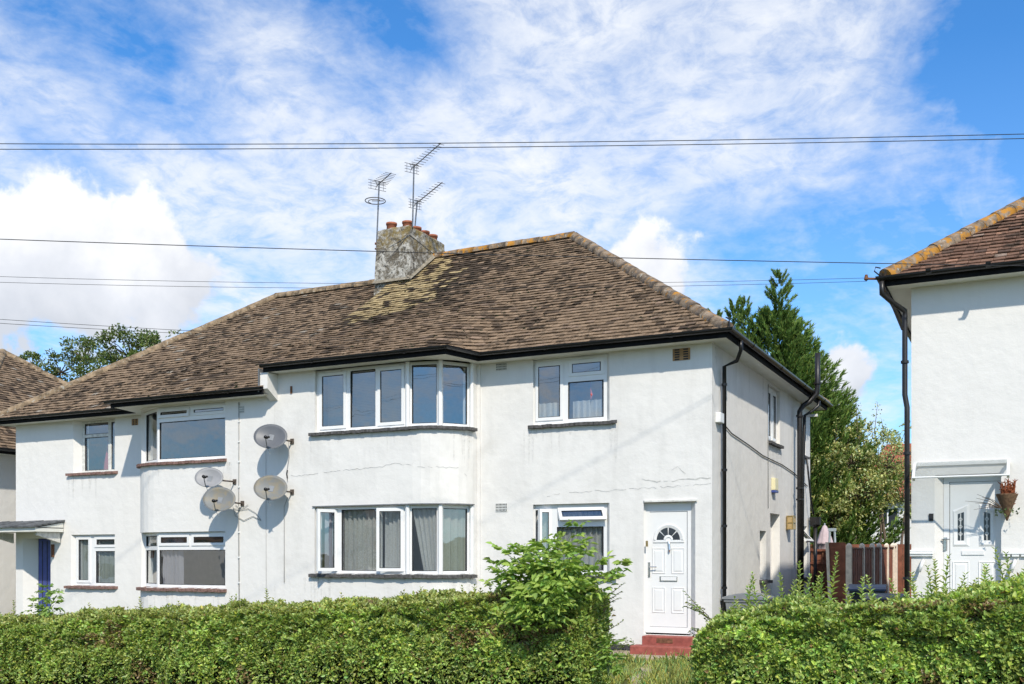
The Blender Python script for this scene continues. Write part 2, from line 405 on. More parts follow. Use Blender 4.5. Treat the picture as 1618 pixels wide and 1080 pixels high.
def plate(mb, u0, u1, v0, v1, holes, wf, wb, T, m=0, mi=None):
    """a slab in local (u along, w outward, v up) with rectangular holes, front face at wf, back at wb"""
    us = sorted({u0, u1, *[h[0] for h in holes], *[h[1] for h in holes]}); vs = sorted({v0, v1, *[h[2] for h in holes], *[h[3] for h in holes]})
    us = [u for u in us if u0 <= u <= u1]; vs = [v for v in vs if v0 <= v <= v1]
    def solid(a, b): return not any(h[0] < a < h[1] and h[2] < b < h[3] for h in holes)
    mi = m if mi is None else mi
    for i in range(len(us)-1):
        for j in range(len(vs)-1):
            a, b, c, d = us[i], us[i+1], vs[j], vs[j+1]
            if not solid((a+b)/2, (c+d)/2): continue
            mb.quad(T(a, wf, c), T(b, wf, c), T(b, wf, d), T(a, wf, d), m)
            mb.quad(T(a, wb, c), T(a, wb, d), T(b, wb, d), T(b, wb, c), mi)
            def side(x, y): return i+x < 0 or i+x >= len(us)-1 or j+y < 0 or j+y >= len(vs)-1 or not solid((us[i+x]+us[i+x+1])/2, (vs[j+y]+vs[j+y+1])/2)
            if side(-1, 0): mb.quad(T(a, wf, c), T(a, wf, d), T(a, wb, d), T(a, wb, c), m)
            if side(1, 0): mb.quad(T(b, wf, c), T(b, wb, c), T(b, wb, d), T(b, wf, d), m)
            if side(0, -1): mb.quad(T(a, wf, c), T(a, wb, c), T(b, wb, c), T(b, wf, c), m)
            if side(0, 1): mb.quad(T(a, wf, d), T(b, wf, d), T(b, wb, d), T(a, wb, d), m)
    return mb

class Path:
    """plan polyline with arc length; outward is on the right-hand side"""
    def __init__(s, pts, mir=None, dz=0.):
        s.p = [Vector(q) for q in pts]; s.L = [0.]
        for a, b in zip(s.p, s.p[1:]): s.L.append(s.L[-1]+(b-a).length)
        s.off = {}; s.mir = mir; s.dz = dz
    def row(s, d):
        if d not in s.off: s.off[d] = offset(s.p, d)
        return s.off[d]
    def at(s, u, w):
        u = min(max(u, 0), s.L[-1]); i = 0
        while i < len(s.L)-2 and u > s.L[i+1]: i += 1
        t = (u-s.L[i])/(s.L[i+1]-s.L[i]); r = s.row(round(w, 4)); return r[i].lerp(r[i+1], t)
    def T(s, u, w, v):
        q = s.at(u, w); x = q.x if s.mir is None else 2*s.mir-q.x
        return (x, q.y, v+s.dz)
    def s_of_x(s, x, lo=0, hi=None):
        """arc length of the first point with this x"""
        for i, (a, b) in enumerate(zip(s.p, s.p[1:])):
            if min(a.x, b.x) <= x <= max(a.x, b.x) and abs(b.x-a.x) > 1e-6: return s.L[i]+(x-a.x)/(b.x-a.x)*(s.L[i+1]-s.L[i])
def wall_mesh(path, z0, z1, holes, thick=.24):
    mb = MB(); ex = [l for l in path.L]
    hs = list(holes)
    for l in ex[1:-1]:                                   # break the faces at the corners of the plan
        hs.append((l, l, z0, z0))
    plate(mb, 0, path.L[-1], z0, z1, hs, 0., -thick, path.T, 0, 1)
    return mb

# ------------------------------------------------------------------ a pair of houses
PARTY = -8.47; DB = .85                                   # party line, projection of the centre block
EAVE = 5.30; RIDGE_Y = 4.32; DEPTH = 8.63; OVER = .34; PITCH = .728; RIDGE_Z = EAVE+(RIDGE_Y+OVER)*PITCH
STEP = -.42                                               # the left-hand house sits lower
ARC = [(-5.30+.89*math.sin(R(a)), -DB*math.cos(R(a))) for a in (0, 11, 22, 33, 45, 57, 68, 79, 90)]
PLAN = [(PARTY, -DB)]+ARC+[(0, 0), (0, DEPTH), (PARTY, DEPTH)]

def smooth01(t): t = min(1, max(0, t)); return t*t*(3-2*t)
def roof_y(x, z, bay=True):
    """plan position of the front roof slope at a height, for the right-hand house"""
    y = -OVER+(z-EAVE)/PITCH
    if bay: y -= .83*smooth01((-4.12-x)/1.0)*max(0, 1-(z-EAVE)/2.0)**1.5
    return y

tile_proto = {}
def tile_mesh(wd, ln, th=.013, name='tile'):
    k = (wd, ln)
    if k not in tile_proto:
        mb = MB(); mb.box(-wd/2, wd/2, 0, ln, 0, th); me = bpy.data.meshes.new(name)
        me.from_pydata(mb.v, [], mb.f); me.materials.append(MATS['tile_single']); tile_proto[k] = me
    return tile_proto[k]

def tiled_face(house, roof, P, rows, xr, colour, wd=.165, n_single=300, view=CAM, th=.012):
    """lay tiles course by course. P(x, z) -> surface point, rows: heights, xr(z) -> (x0, x1)"""
    full = []; field = MB(); fcol = []
    for k in range(len(rows)-1):
        z0, z1 = rows[k], rows[k+1]; zt = z1+(z1-z0)*.55
        x0, x1 = xr(z0); t0, t1 = xr(z1)
        x = x0-(.5*wd if k % 2 else 0)-random.uniform(0, .03)
        while x < x1:
            a, b = max(x, x0), min(x+wd*.975, x1)
            if b-a > .03:
                cx = (a+b)/2; c = colour(cx, (z0+z1)/2)
                if c is not None: full.append((a, b, z0, zt, c, a > x0+1e-4 and b < x1-1e-4 and abs((b-a)-wd*.975) < 1e-3))
            x += wd
    def centre(t): return (Vector(P((t[0]+t[1])/2, t[2]))-view).length
    cand = sorted([t for t in full if t[5] and (Vector(P(t[1], t[2]))-Vector(P(t[0], t[2]))).length < (t[1]-t[0])*1.01], key=centre)[:n_single]; ids = {id(t) for t in cand}
    org = house.location
    for t in full:
        a, b, z0, zt, c, ok = t
        p00, p10, p01, p11 = [Vector(P(x, z)) for x, z in ((a, z0), (b, z0), (a, zt), (b, zt))]
        n = (p10-p00).cross(p01-p00); n = n.normalized() if n.z > 0 else -n.normalized()
        lift = random.uniform(.030, .046); tw = random.uniform(-.006, .006)
        if id(t) in ids:
            u = (p10-p00).normalized(); v = (p01-p00); v = v-u*v.dot(u); ln = v.length; v.normalize()
            nn = u.cross(v); base = (p00+p10)/2+n*lift; tip = (p01+p11)/2+n*.004
            v2 = (tip-base).normalized(); n2 = u.cross(v2)
            o = bpy.data.objects.new('tile', tile_mesh(round(wd*.975, 3), .24)); col.objects.link(o)
            o.parent = roof; M = Matrix((u, v2, n2)).transposed().to_4x4(); M = M @ Matrix.Rotation(random.uniform(-.02, .02), 4, 'Z'); M.translation = base-org
            o.matrix_local = M; o.color = (*c, 1)
        else:
            q = [p00+n*(lift+tw), p10+n*(lift-tw), p11+n*.004, p01+n*.004]; q2 = [r+n*th for r in q]
            field.add(q+q2, ((4, 5, 6, 7), (0, 1, 5, 4), (1, 2, 6, 5), (3, 0, 4, 7))); fcol += [c]*8
    o = field.build('tile_field', 'tile_field', roof, kind='stuff')
    at_ = o.data.attributes.new('tint', 'FLOAT_COLOR', 'POINT'); at_.data.foreach_set('color', np.array([(*c, 1) for c in fcol], dtype=np.float32).ravel())
    return o

def ridge_tiles(house, parent, a, b, mat, r=.125, ln=.40, drop=.04):
    """half-round tiles bedded along a line from a up to b"""
    a, b = Vector(a), Vector(b); L = (b-a).length; n = max(1, round(L/ln)); ln = L/n; d = (b-a).normalized()
    mb = MB(); N = 9; vs = []
    for t, rr in ((-.012, r*1.04), (ln*.5, r), (ln*1.0, r*.985)):
        for j in range(N): an = math.pi*(-.08+1.16*j/(N-1)); vs.append((t, math.cos(an)*rr, math.sin(an)*rr*.92-drop))
    fs = [(i*N+j, i*N+j+1, (i+1)*N+j+1, (i+1)*N+j) for i in range(2) for j in range(N-1)]+[tuple(range(N)), tuple(range(3*N-1, 2*N-1, -1))]
    mb.add(vs, fs); me = bpy.data.meshes.new('ridge_tile'); me.from_pydata(mb.v, [], mb.f); me.materials.append(MATS[mat])
    for p in me.polygons: p.use_smooth = len(p.vertices) == 4
    s = Vector((0, 0, 1)).cross(d).normalized(); up = d.cross(s)
    for i in range(n):
        o = bpy.data.objects.new('ridge_tile', me); col.objects.link(o); o.parent = parent
        M = Matrix((d, s, up)).transposed().to_4x4() @ Matrix.Rotation(random.uniform(-.05, .05), 4, 'X') @ Matrix.Rotation(random.uniform(-.012, .012), 4, 'Y')
        M.translation = a+d*(ln*i)-house.location+up*random.uniform(-.008, .008); o.matrix_local = M

def sheet(mb, pts_grid):
    n = len(pts_grid[0])
    for r0, r1 in zip(pts_grid, pts_grid[1:]):
        for i in range(n-1): mb.quad(r0[i], r0[i+1], r1[i+1], r1[i])

def tube_pipe(house, pts, r, mat, name='downpipe', collars=()):
    o = MB().tube(pts, r, 10).build(name, mat, house, True)
    for c in collars:
        c = Vector(c); m = MB(); m.lathe(c-Vector((0, 0, .022)), [(r*.9, 0), (r*1.45, .002), (r*1.45, .042), (r*.9, .044)], 12); m.build('collar', mat, o, False)
    return o

# frames, sashes and panes -----------------------------------------------------------------
def window(house, T, u0, u1, z0, z1, lights, mat='upvc', border=.055, inset=-.07, name='window', label=None, bars=(), vent=(), fdepth=.07):
    """lights: (u0, u1, z0, z1, kind) in the frame's own coordinates; kind: fixed | sash | out_top:deg | out_left:deg | out_right:deg"""
    mb = MB(); plate(mb, u0, u1, z0, z1, [l[:4] for l in lights], inset, inset-fdepth, T)
    win = mb.build(name, mat, house)
    if label: win['label'] = label
    for a, b, c, d, kind in lights:
        if kind == 'fixed':
            e = .0
            s = MB(); plate(s, a, b, c, d, [(a+.012, b-.012, c+.012, d-.012)], inset-.012, inset-.05, T); s.build('glazing_bead', 'rubber_seal', win)
            k1, k2 = random.uniform(-.007, .007), random.uniform(-.007, .007); g = MB(); g.quad(T(a, inset-.03+k1+k2, c), T(b, inset-.03-k1+k2, c), T(b, inset-.03-k1-k2, d), T(a, inset-.03+k1-k2, d)); g.build('pane', 'window_glass', win)
            continue
        ov = .014; a2, b2, c2, d2 = a-ov, b+ov, c-ov, d+ov; bw = .058; TT = T
        if kind.startswith('out'):
            typ, deg = kind.split(':'); an = R(float(deg)); ca, sa = math.cos(an), math.sin(an)
            if typ == 'out_top':
                def TT(u, w, v, h=d2): q = h-v; ww = w-inset; return T(u, inset+ww*ca+q*sa, h-q*ca+ww*sa)
            elif typ == 'out_left':
                def TT(u, w, v, h=a2): q = u-h; ww = w-inset; return T(h+q*ca-ww*sa, inset+ww*ca+q*sa, v)
            else:
                def TT(u, w, v, h=b2): q = h-u; ww = w-inset; return T(h-q*ca+ww*sa, inset+ww*ca+q*sa, v)
        s = MB(); hole = (a2+bw, b2-bw, c2+bw, d2-bw); plate(s, a2, b2, c2, d2, [hole], inset+.018, inset-.03, TT); so = s.build('sash', mat, win)
        s = MB(); h = hole; plate(s, h[0], h[1], h[2], h[3], [(h[0]+.01, h[1]-.01, h[2]+.01, h[3]-.01)], inset+.010, inset-.02, TT); s.build('seal', 'rubber_seal', win)
        g = MB(); g.quad(TT(h[0], inset, h[2]), TT(h[1], inset, h[2]), TT(h[1], inset, h[3]), TT(h[0], inset, h[3])); g.build('pane', 'window_glass', win)
    for a, b, z in vent:
        s = MB(); plate(s, a, b, z, z+.022, [], inset+.032, inset+.018, T); s.build('trickle_vent', 'upvc', win)
    return win

def tile_sill(win, T, u0, u1, z, mat, out=.075, n=None, name='sill'):
    """sill of small tiles with a toothed lower edge"""
    mb = MB(); n = n or max(2, int((u1-u0)/.085)); st = (u1-u0)/n
    for i in range(n):
        a = u0+i*st; o = out+random.uniform(-.008, .008); h = random.uniform(-.006, .006)
        b = a+st*.94; p = [(a, -.10, z-.075+h), (b, -.10, z-.075+h), (a, o, z-.075+h), (b, o, z-.075+h), (a, -.10, z+h), (b, -.10, z+h), (a, o, z-.02+h), (b, o, z-.02+h)]
        mb.add([T(*q) for q in p], ((0, 2, 3, 1), (4, 5, 7, 6), (0, 1, 5, 4), (2, 6, 7, 3), (0, 4, 6, 2), (1, 3, 7, 5)))
    K = max(1, int((u1-u0)/.12)); 
    for i in range(K):                                        # mortar bed
        a = u0+(u1-u0)*i/K; b = u0+(u1-u0)*(i+1)/K
        p = [(a, -.10, z-.06), (b, -.10, z-.06), (a, out-.02, z-.06), (b, out-.02, z-.06), (a, -.10, z-.012), (b, -.10, z-.012), (a, out-.02, z-.026), (b, out-.02, z-.026)]
        mb.add([T(*q) for q in p], ((0, 2, 3, 1), (4, 5, 7, 6), (0, 1, 5, 4), (2, 6, 7, 3)))
    return mb.build(name, mat, win)

def curtain(name, T, u0, u1, z0, z1, w, mat, label, waves=9, amp=.03, skew=0., gather=None, seed=0, group=None):
    rr = random.Random(seed); n = max(24, int(waves*8)); rows = 9; vs = []; fs = []; ph = [rr.uniform(0, 6) for _ in range(4)]
    for j in range(rows):
        v = j/(rows-1)
        for i in range(n+1):
            u = i/n; a = amp*(1.1-.35*v)
            d = a*(math.sin(waves*2*math.pi*u+ph[0]+.5*math.sin(3*u*6.3+ph[1]))+.4*math.sin(waves*3.7*math.pi*u+ph[2]))
            g0, g1 = (0, 1) if gather is None else (gather[0]*(1-v), 1-(1-gather[1])*(1-v))
            uu = g0+(g1-g0)*u
            vs.append(T(u0+(u1-u0)*uu+skew*(1-v), w+d, z0+(z1-z0)*v))
    for j in range(rows-1):
        for i in range(n): fs.append((j*(n+1)+i, j*(n+1)+i+1, (j+1)*(n+1)+i+1, (j+1)*(n+1)+i))
    mb = MB(); mb.add(vs, fs); o = mb.build(name, mat, None, True); c = Vector(T((u0+u1)/2, w, z0))
    for v in o.data.vertices: v.co -= c
    o.location = c; return tag(o, label, 'curtain', group)

def crack(house, T, pts, wd=.008, mat='crack_dark', name='crack'):
    mb = MB(); q = []
    for (u, v), (u2, v2) in zip(pts, pts[1:]):
        n = max(2, int(math.hypot(u2-u, v2-v)/.06))
        for i in range(n): t = i/n; q.append((u+(u2-u)*t+random.uniform(-.012, .012), v+(v2-v)*t+random.uniform(-.018, .018)))
    q.append(pts[-1])
    for i in range(len(q)-1):
        if random.random() < .22: continue
        w0, w1 = [wd*random.uniform(.2, .8) for _ in '12']
        mb.quad(T(q[i][0], .004, q[i][1]-w0/2), T(q[i+1][0], .004, q[i+1][1]-w1/2), T(q[i+1][0], .004, q[i+1][1]+w1/2), T(q[i][0], .004, q[i][1]+w0/2))
    return mb.build(name, mat, house)

def drips(house, T, u0, u1, z, n=9):
    mb = MB()
    for i in range(n):
        u = random.choice((u0, u1))+random.gauss(0, .10) if random.random() < .5 else random.uniform(u0, u1); L = random.uniform(.15, .75); w_ = random.uniform(.012, .05); k = 5
        for j in range(k):
            a, b = j/k, (j+1)/k; wa, wb = w_*(1-a)**.6, w_*(1-b)**.6; o = .0035+.0004*(i % 5)
            mb.quad(T(u-wa, o, z-L*a), T(u+wa, o, z-L*a), T(u+wb, o, z-L*b), T(u-wb, o, z-L*b))
    return mb.build('drip_stain', 'drip', house, kind='stuff')

def air_vent(house, T, u, v, wd, ht, mat, rows=3, cols=8):
    mb = MB(); holes = []
    for i in range(cols):
        for j in range(rows): a = u-wd/2+wd*(i+.2)/cols; b = v-ht/2+ht*(j+.18)/rows; holes.append((a, a+wd*.6/cols, b, b+ht*.64/rows))
    plate(mb, u-wd/2, u+wd/2, v-ht/2, v+ht/2, holes, .012, .003, T); o = mb.build('air_vent', mat, house)
    b = MB(); b.quad(T(u-wd/2+.004, .0035, v-ht/2+.004), T(u+wd/2-.004, .0035, v-ht/2+.004), T(u+wd/2-.004, .0035, v+ht/2-.004), T(u-wd/2+.004, .0035, v+ht/2-.004)); b.build('vent_back', 'rubber_seal', o)
    return o

def mixc(a, b, t): return tuple(x+(y-x)*t for x, y in zip(a, b))
def hash_noise(x, y, s):
    def h(i, j): return (math.sin(i*127.1+j*311.7+s*17.3)*43758.5453) % 1
    i, j = math.floor(x), math.floor(y); fx, fy = smooth01(x-i), smooth01(y-j)
    return (h(i, j)*(1-fx)+h(i+1, j)*fx)*(1-fy)+(h(i, j+1)*(1-fx)+h(i+1, j+1)*fx)*fy

def main_tile_colour(x, z):
    c = mixc((.275, .193, .125), (.195, .134, .085), random.random())
    if random.random() < .05: c = (.25, .175, .12)
    d = hash_noise(x*1.1, z*2.2, 3)*.6+hash_noise(x*3.1, z*6, 5)*.4
    dark = smooth01((d-.47)/.2)
    if random.random() < .10+.26*dark: c = mixc(c, (.045, .032, .023), random.uniform(.35, .9))
    # run-off stain below the chimney: pale yellow tiles, then a dark mossy rim
    y = roof_y(x, z)
    cx = -7.85; below = 3.2-y
    if -1.1 < below < 2.6:
        r = math.hypot((x-cx)/1.25, (below-.45)/1.55)+.5*(hash_noise(x*2.3, z*4.1, 12)-.5)
        if r < 1 and random.random() < .86-.9*max(0, r-.5): c = mixc((.45, .345, .18), (.32, .24, .13), random.random())
        elif r < 1.75 and random.random() < .62*(1.75-r)/.75+.2: c = mixc((.06, .044, .03), (.10, .072, .05), random.random())
    return c
def left_tile_colour(x, z):
    c = mixc((.285, .203, .133), (.205, .143, .093), random.random())
    d = hash_noise(x*1.3+9, z*2.6, 8)
    if random.random() < .10+.30*smooth01((d-.52)/.2): c = mixc(c, (.055, .040, .03), random.uniform(.5, .9))
    if random.random() < .02: c = (.29, .25, .20)
    return c

def build_half(mir, label, openings, colour, wallmat):
    """one half of the pair; mir mirrors it about the party line and drops it by STEP"""
    dz = STEP if mir else 0.; MX = PARTY if mir else None
    def X(x): return 2*PARTY-x if mir else x
    house = thing('semi_detached_house', (X(-4.2), 4.3, gz(X(-4.2))), label, 'house', None)
    path = Path(PLAN, MX, dz)
    wall = wall_mesh(path, -1.0, EAVE-.10, openings(path)).build('wall', [wallmat, 'interior'], house)
    # floors and partitions that close the rooms
    mb = MB()
    for z in (.12, 2.78, EAVE-.14):
        pts = [path.at(l, -.25) for l in path.L]; n = len(pts)
        mb.add([(X(p.x), p.y, z+dz) for p in pts]+[(X(p.x), p.y, z+dz+.03) for p in pts], (tuple(range(n)), tuple(range(n, 2*n))))
    mb.box(min(X(PARTY+.1), X(-.26)), max(X(PARTY+.1), X(-.26)), 3.2, 3.3, -.5+dz, EAVE-.15+dz)
    mb.box(*sorted((X(-4.5), X(-4.4))), .0, 3.19, -.5+dz, EAVE-.15+dz); mb.box(*sorted((X(PARTY+.02), X(PARTY+.1))), -.6, 8.3, -.5+dz, EAVE-.12+dz)
    mb.build('internal_partition', 'interior', house)
    # plinth
    mb = MB(); pp = [(X(p[0]), p[1]) for p in PLAN[:-2]+[(0, DEPTH)]]
    if mir: pp = pp[::-1]
    sweep(mb, pp, [(.012, -1.0), (.012, .10+dz), (.002, .115+dz), (.002, -1.0)]); mb.build('plinth', 'plinth', house)
    # eaves: soffit, fascia, gutter
    ev = [(PARTY, -DB-.32), (-4.42, -DB-.32), (-4.22, -OVER), (OVER, -OVER), (OVER, DEPTH+OVER), (PARTY, DEPTH+OVER)]
    evm = [(X(a), b) for a, b in ev]
    zs = EAVE-.115+dz
    mb = MB(); inner = [(PARTY, 1.5), (-4.42, 1.5), (-4.17, 1.5), (-.5, 1.5), (-.5, 7.), (PARTY, 7.)]
    for i in range(5):
        a, b = ev[i], ev[i+1]; c, d = inner[i], inner[i+1]
        mb.quad((X(a[0]), a[1], zs), (X(b[0]), b[1], zs), (X(d[0]), d[1], zs), (X(c[0]), c[1], zs))
    mb.build('soffit', 'soffit_paint', house)
    ep = evm if not mir else evm[::-1]
    mb = MB(); sweep(mb, ep, [(-.018, zs-.012), (.004, zs-.012), (.004, zs+.13), (-.018, zs+.13)]); mb.build('fascia', 'fascia_black', house)
    g = []
    for j in range(8): an = math.pi+math.pi*j/7; g.append((.068+.058*math.cos(an), zs+.122+.062*math.sin(an)))
    for j in range(8): an = 2*math.pi-math.pi*j/7; g.append((.068+.051*math.cos(an), zs+.122+.055*math.sin(an)))
    mb = MB(); sweep(mb, ep, g); gut = mb.build('gutter', 'black_plastic', house)
    g2 = [(.068+(o-.068)*1.13, zs+.122+(z-zs-.122)*1.13) for o, z in g]
    for a, b in zip(ep, ep[1:]):                              # joints of the gutter
        a, b = Vector(a), Vector(b); L = (b-a).length; k = int(L/1.9)
        for i in range(k):
            t = (i+.6)/k*L; d = (b-a).normalized(); m = MB(); sweep(m, [tuple(a+d*(t-.035)), tuple(a+d*(t+.035))], g2); m.build('gutter_joint', 'black_plastic', gut)
    # the roof: boarding below, tiles above
    def P(x, z): return (X(x), roof_y(x, z), z+dz)
    rows = [EAVE+(RIDGE_Z-EAVE)*k/24 for k in range(25)]; hipx = lambda z: OVER-(z-EAVE)/PITCH
    mb = MB(); grid = []
    for z in rows:
        xs = [PARTY+(hipx(z)-PARTY)*i/60 for i in range(61)]; grid.append([(X(x), roof_y(x, z), z+dz) for x in xs])
    sheet(mb, grid)
    hx = hipx(RIDGE_Z); by = DEPTH+OVER
    mb.quad((X(OVER), -OVER, EAVE+dz), (X(OVER), by, EAVE+dz), (X(hx), RIDGE_Y, RIDGE_Z+dz), (X(hx), RIDGE_Y, RIDGE_Z+dz-.001))
    mb.quad((X(OVER), by, EAVE+dz), (X(PARTY), by, EAVE+dz), (X(PARTY), RIDGE_Y, RIDGE_Z+dz), (X(hx), RIDGE_Y, RIDGE_Z+dz))
    # gable closing above the party line
    mb.add([(X(PARTY), roof_y(PARTY, z), z+dz) for z in rows]+[(X(PARTY), by, EAVE+dz), (X(PARTY), -DB-.3, EAVE+dz)], (tuple(range(len(rows)+2)),))
    roof = mb.build('roof', 'roof_deck', house)
    courses = []; z = EAVE-.02
    while z < RIDGE_Z-.03: courses.append(z); z += .080
    courses.append(RIDGE_Z)
    tiled_face(house, roof, P, courses, lambda z: (PARTY, hipx(z)-.02), colour, .165, 300)
    # edge tiles along the side eave
    mb = MB(); cc = []
    k = int((by+OVER)/.19)
    for i in range(k):
        y = -OVER+.1+i*.19
        for r in range(2):
            xo = OVER+.03-r*.12; zz = EAVE-.02+r*.086
            mb.box(*sorted((X(xo-.2), X(xo))), y, y+.18, zz+dz+.01, zz+dz+.03, T=None)
    mb.build('eave_course', 'ridge_tile', roof)
    a = (X(OVER), -OVER, EAVE+dz+.05); b = (X(hx), RIDGE_Y, RIDGE_Z+dz+.07)
    ridge_tiles(house, roof, a, b, 'ridge_tile_plain' if mir else 'ridge_tile')
    ridge_tiles(house, roof, (X(hx), RIDGE_Y, RIDGE_Z+dz+.07), (X(PARTY), RIDGE_Y, RIDGE_Z+dz+.07), 'ridge_tile_plain' if mir else 'ridge_tile_lichen')
    ridge_tiles(house, roof, (X(OVER), by, EAVE+dz+.05), (X(hx), RIDGE_Y, RIDGE_Z+dz+.07), 'ridge_tile')
    m = MB(); m.tube([(X(OVER+.03), -OVER-.03, EAVE+dz-.03), (X(OVER+.06), -OVER-.06, EAVE+dz+.02), (X(OVER+.05), -OVER-.05, EAVE+dz+.16), (X(OVER-.02), -OVER+.02, EAVE+dz+.2)], .012, 6); m.build('hip_iron', 'black_iron', roof)
    # moss tufts on the courses
    mb = MB()
    for _ in range(520 if not mir else 300):
        z = EAVE+random.random()**1.2*(RIDGE_Z-EAVE-.2); x = random.uniform(PARTY+.1, hipx(z)-.2)
        if hash_noise(x*1.1, z*2.2, 3) < .38: continue
        c = Vector(P(x, z)); s = random.uniform(.018, .05); c.z += .025
        vs = [c+Vector((math.cos(a_)*s*random.uniform(.7, 1.5), math.sin(a_)*s*.8, 0)) for a_ in (0, 1.05, 2.1, 3.14, 4.2, 5.2)]+[c+Vector((0, -.01, s*.75))]
        mb.add(vs, [(i, (i+1) % 6, 6) for i in range(6)])
    mb.build('moss', 'hedge_core', roof, True, kind='stuff')
    return house, path, X, dz

# ---------------------------------------------------------------- right-hand house
SB0, SB1 = 0.98, None
def right_open(p):
    s_bay0 = p.s_of_x(-7.49); s_bay1 = p.L[8]                     # bay windows end just before the return
    s0 = p.L[9]                                                    # arc length where the flat wall begins (X = -4.41)
    fx = lambda x: s0+(x+4.41); sy = lambda y: p.L[10]+y
    p.bay = (s_bay0, s_bay1); p.fx = fx; p.sy = sy
    return [(s_bay0, s_bay1, 4.00, 5.185), (s_bay0, s_bay1, 1.31, 2.575),
            (fx(-3.28), fx(-1.815), 4.00, 5.175), (fx(-3.28), fx(-1.815), 1.31, 2.565),
            (fx(-1.19), fx(-.285), .30, 2.555),
            (sy(4.15), sy(5.25), 3.98, 5.12), (sy(3.42), sy(3.98), 1.18, 2.14), (sy(4.33), sy(5.25), .25, 2.52), (sy(7.2), sy(8.25), 1.15, 2.35), (sy(7.3), sy(8.1), 4.0, 4.9)]
HR, PR, XRf, _ = build_half(False, 'white rendered right-hand semi with four-panel white front door and mossy brown hipped roof', right_open, main_tile_colour, 'render_white')
T = PR.T
# bay windows: a flat run of three lights, then two canted lights round the bow
def bay_windows(house, path, z0, z1, kinds, label, seed):
    b0, b1 = path.bay; sflat = path.s_of_x(-5.42)
    Pin = [Vector(path.at(b0+.01, 0)), Vector(path.at(sflat, 0)), Vector(path.at((sflat+b1)/2-.03, 0)), Vector(path.at(b1-.01, 0))]
    wins = []
    # flat run
    TF = path.T
    W = sflat-b0; u = lambda px: path.s_of_x(on_y(px, 0, -DB).x)
    z0f, z1f = z0+.005, z1-.005
    L = [(u(503), u(543), z0f+.06, z1f-.07, kinds[0]), (u(550), u(590), z0f+.05, z1f-.06, kinds[1]), (u(595), u(635), z0f+.06, z1f-.07, kinds[2])]
    if kinds[1] == 'fixed_wide': L = [(u(502), u(528), z0f+.06, z1f-.06, kinds[0]), (u(536), u(593), z0f+.05, z1f-.055, 'fixed'), (u(598), u(634), z0f+.06, z1f-.06, kinds[2])]
    vents = [(u(512), u(536), z1f-.05), (u(605), u(629), z1f-.05)] if kinds[1] == 'fixed' else []
    w0 = window(house, TF, b0+.004, sflat-.02, z0f, z1f, L, name='bay_window', label=label, vent=vents)
    for a, b in ((1, 2), (2, 3)):
        p, q = Pin[a], Pin[b]; d = (q-p); ln = d.length; d.normalize(); n = Vector((d.y, -d.x))
        TC = (lambda p, d, n: lambda uu, ww, v: (lambda r: (r.x, r.y, v))(p+d*uu+n*ww))(p, d, n)
        window(house, TC, .02 if a == 1 else .0, ln, z0f, z1f, [(.07, ln-.075, z0f+.05, z1f-.06, 'fixed')], name='canted_window')
    # posts closing the joints
    mb = MB()
    for k in (1, 2):
        p = Pin[k]; mb.tube([(p.x-.01, p.y+.05, z0f), (p.x-.01, p.y+.05, z1f)], .047, 6)
    p = Pin[3]; mb.tube([(p.x-.03, p.y+.02, z0f), (p.x-.03, p.y+.02, z1f)], .042, 6)
    mb.build('bay_post', 'upvc', house)
    tile_sill(w0, path.T, b0-.09, b1+.05, z0+.005, 'sill_grey', .085)
    # head strip
    mb = MB(); n = 24
    for i in range(n):
        a = b0-.04+(b1-b0+.06)*i/n; c = b0-.04+(b1-b0+.06)*(i+1)/n
        mb.add([path.T(*q) for q in ((a, 0, z1), (c, 0, z1), (a, .03, z1), (c, .03, z1), (a, 0, z1+.02), (c, 0, z1+.02), (a, .026, z1+.02), (c, .026, z1+.02))], ((0, 2, 3, 1), (4, 5, 7, 6), (2, 6, 7, 3)))
    if z1 < 3: mb.build('drip_strip', 'lead', w0)
    return w0, Pin
wu, PIN = bay_windows(HR, PR, 4.00, 5.185, ('sash', 'fixed', 'sash'), 'bay window with blind slats behind its upper panes', 1)
wl, _ = bay_windows(HR, PR, 1.31, 2.575, ('out_right:62', 'fixed_wide', 'out_right:16'), 'bay window with two casements standing open over net curtains', 2)
fx, sy = PR.fx, PR.sy
def FX(x): return fx(x)
window(HR, T, fx(-3.275), fx(-1.82), 4.005, 5.17, [(fx(-3.20), fx(-2.68), 4.085, 5.09, 'sash'), (fx(-2.54), fx(-1.90), 4.84, 5.09, 'sash'), (fx(-2.56), fx(-1.88), 4.075, 4.73, 'fixed')], vent=[(fx(-2.4), fx(-2.1), 5.12)])
tile_sill(HR.children[-1], T, fx(-3.39), fx(-1.71), 4.005, 'sill_grey')
wlow = window(HR, T, fx(-3.275), fx(-1.82), 1.315, 2.56, [(fx(-3.20), fx(-2.92), 1.39, 2.47, 'out_right:24'), (fx(-2.76), fx(-1.90), 2.27, 2.48, 'out_top:24'), (fx(-2.78), fx(-1.88), 1.385, 2.16, 'fixed')])
tile_sill(wlow, T, fx(-3.39), fx(-1.71), 1.315, 'sill_grey')
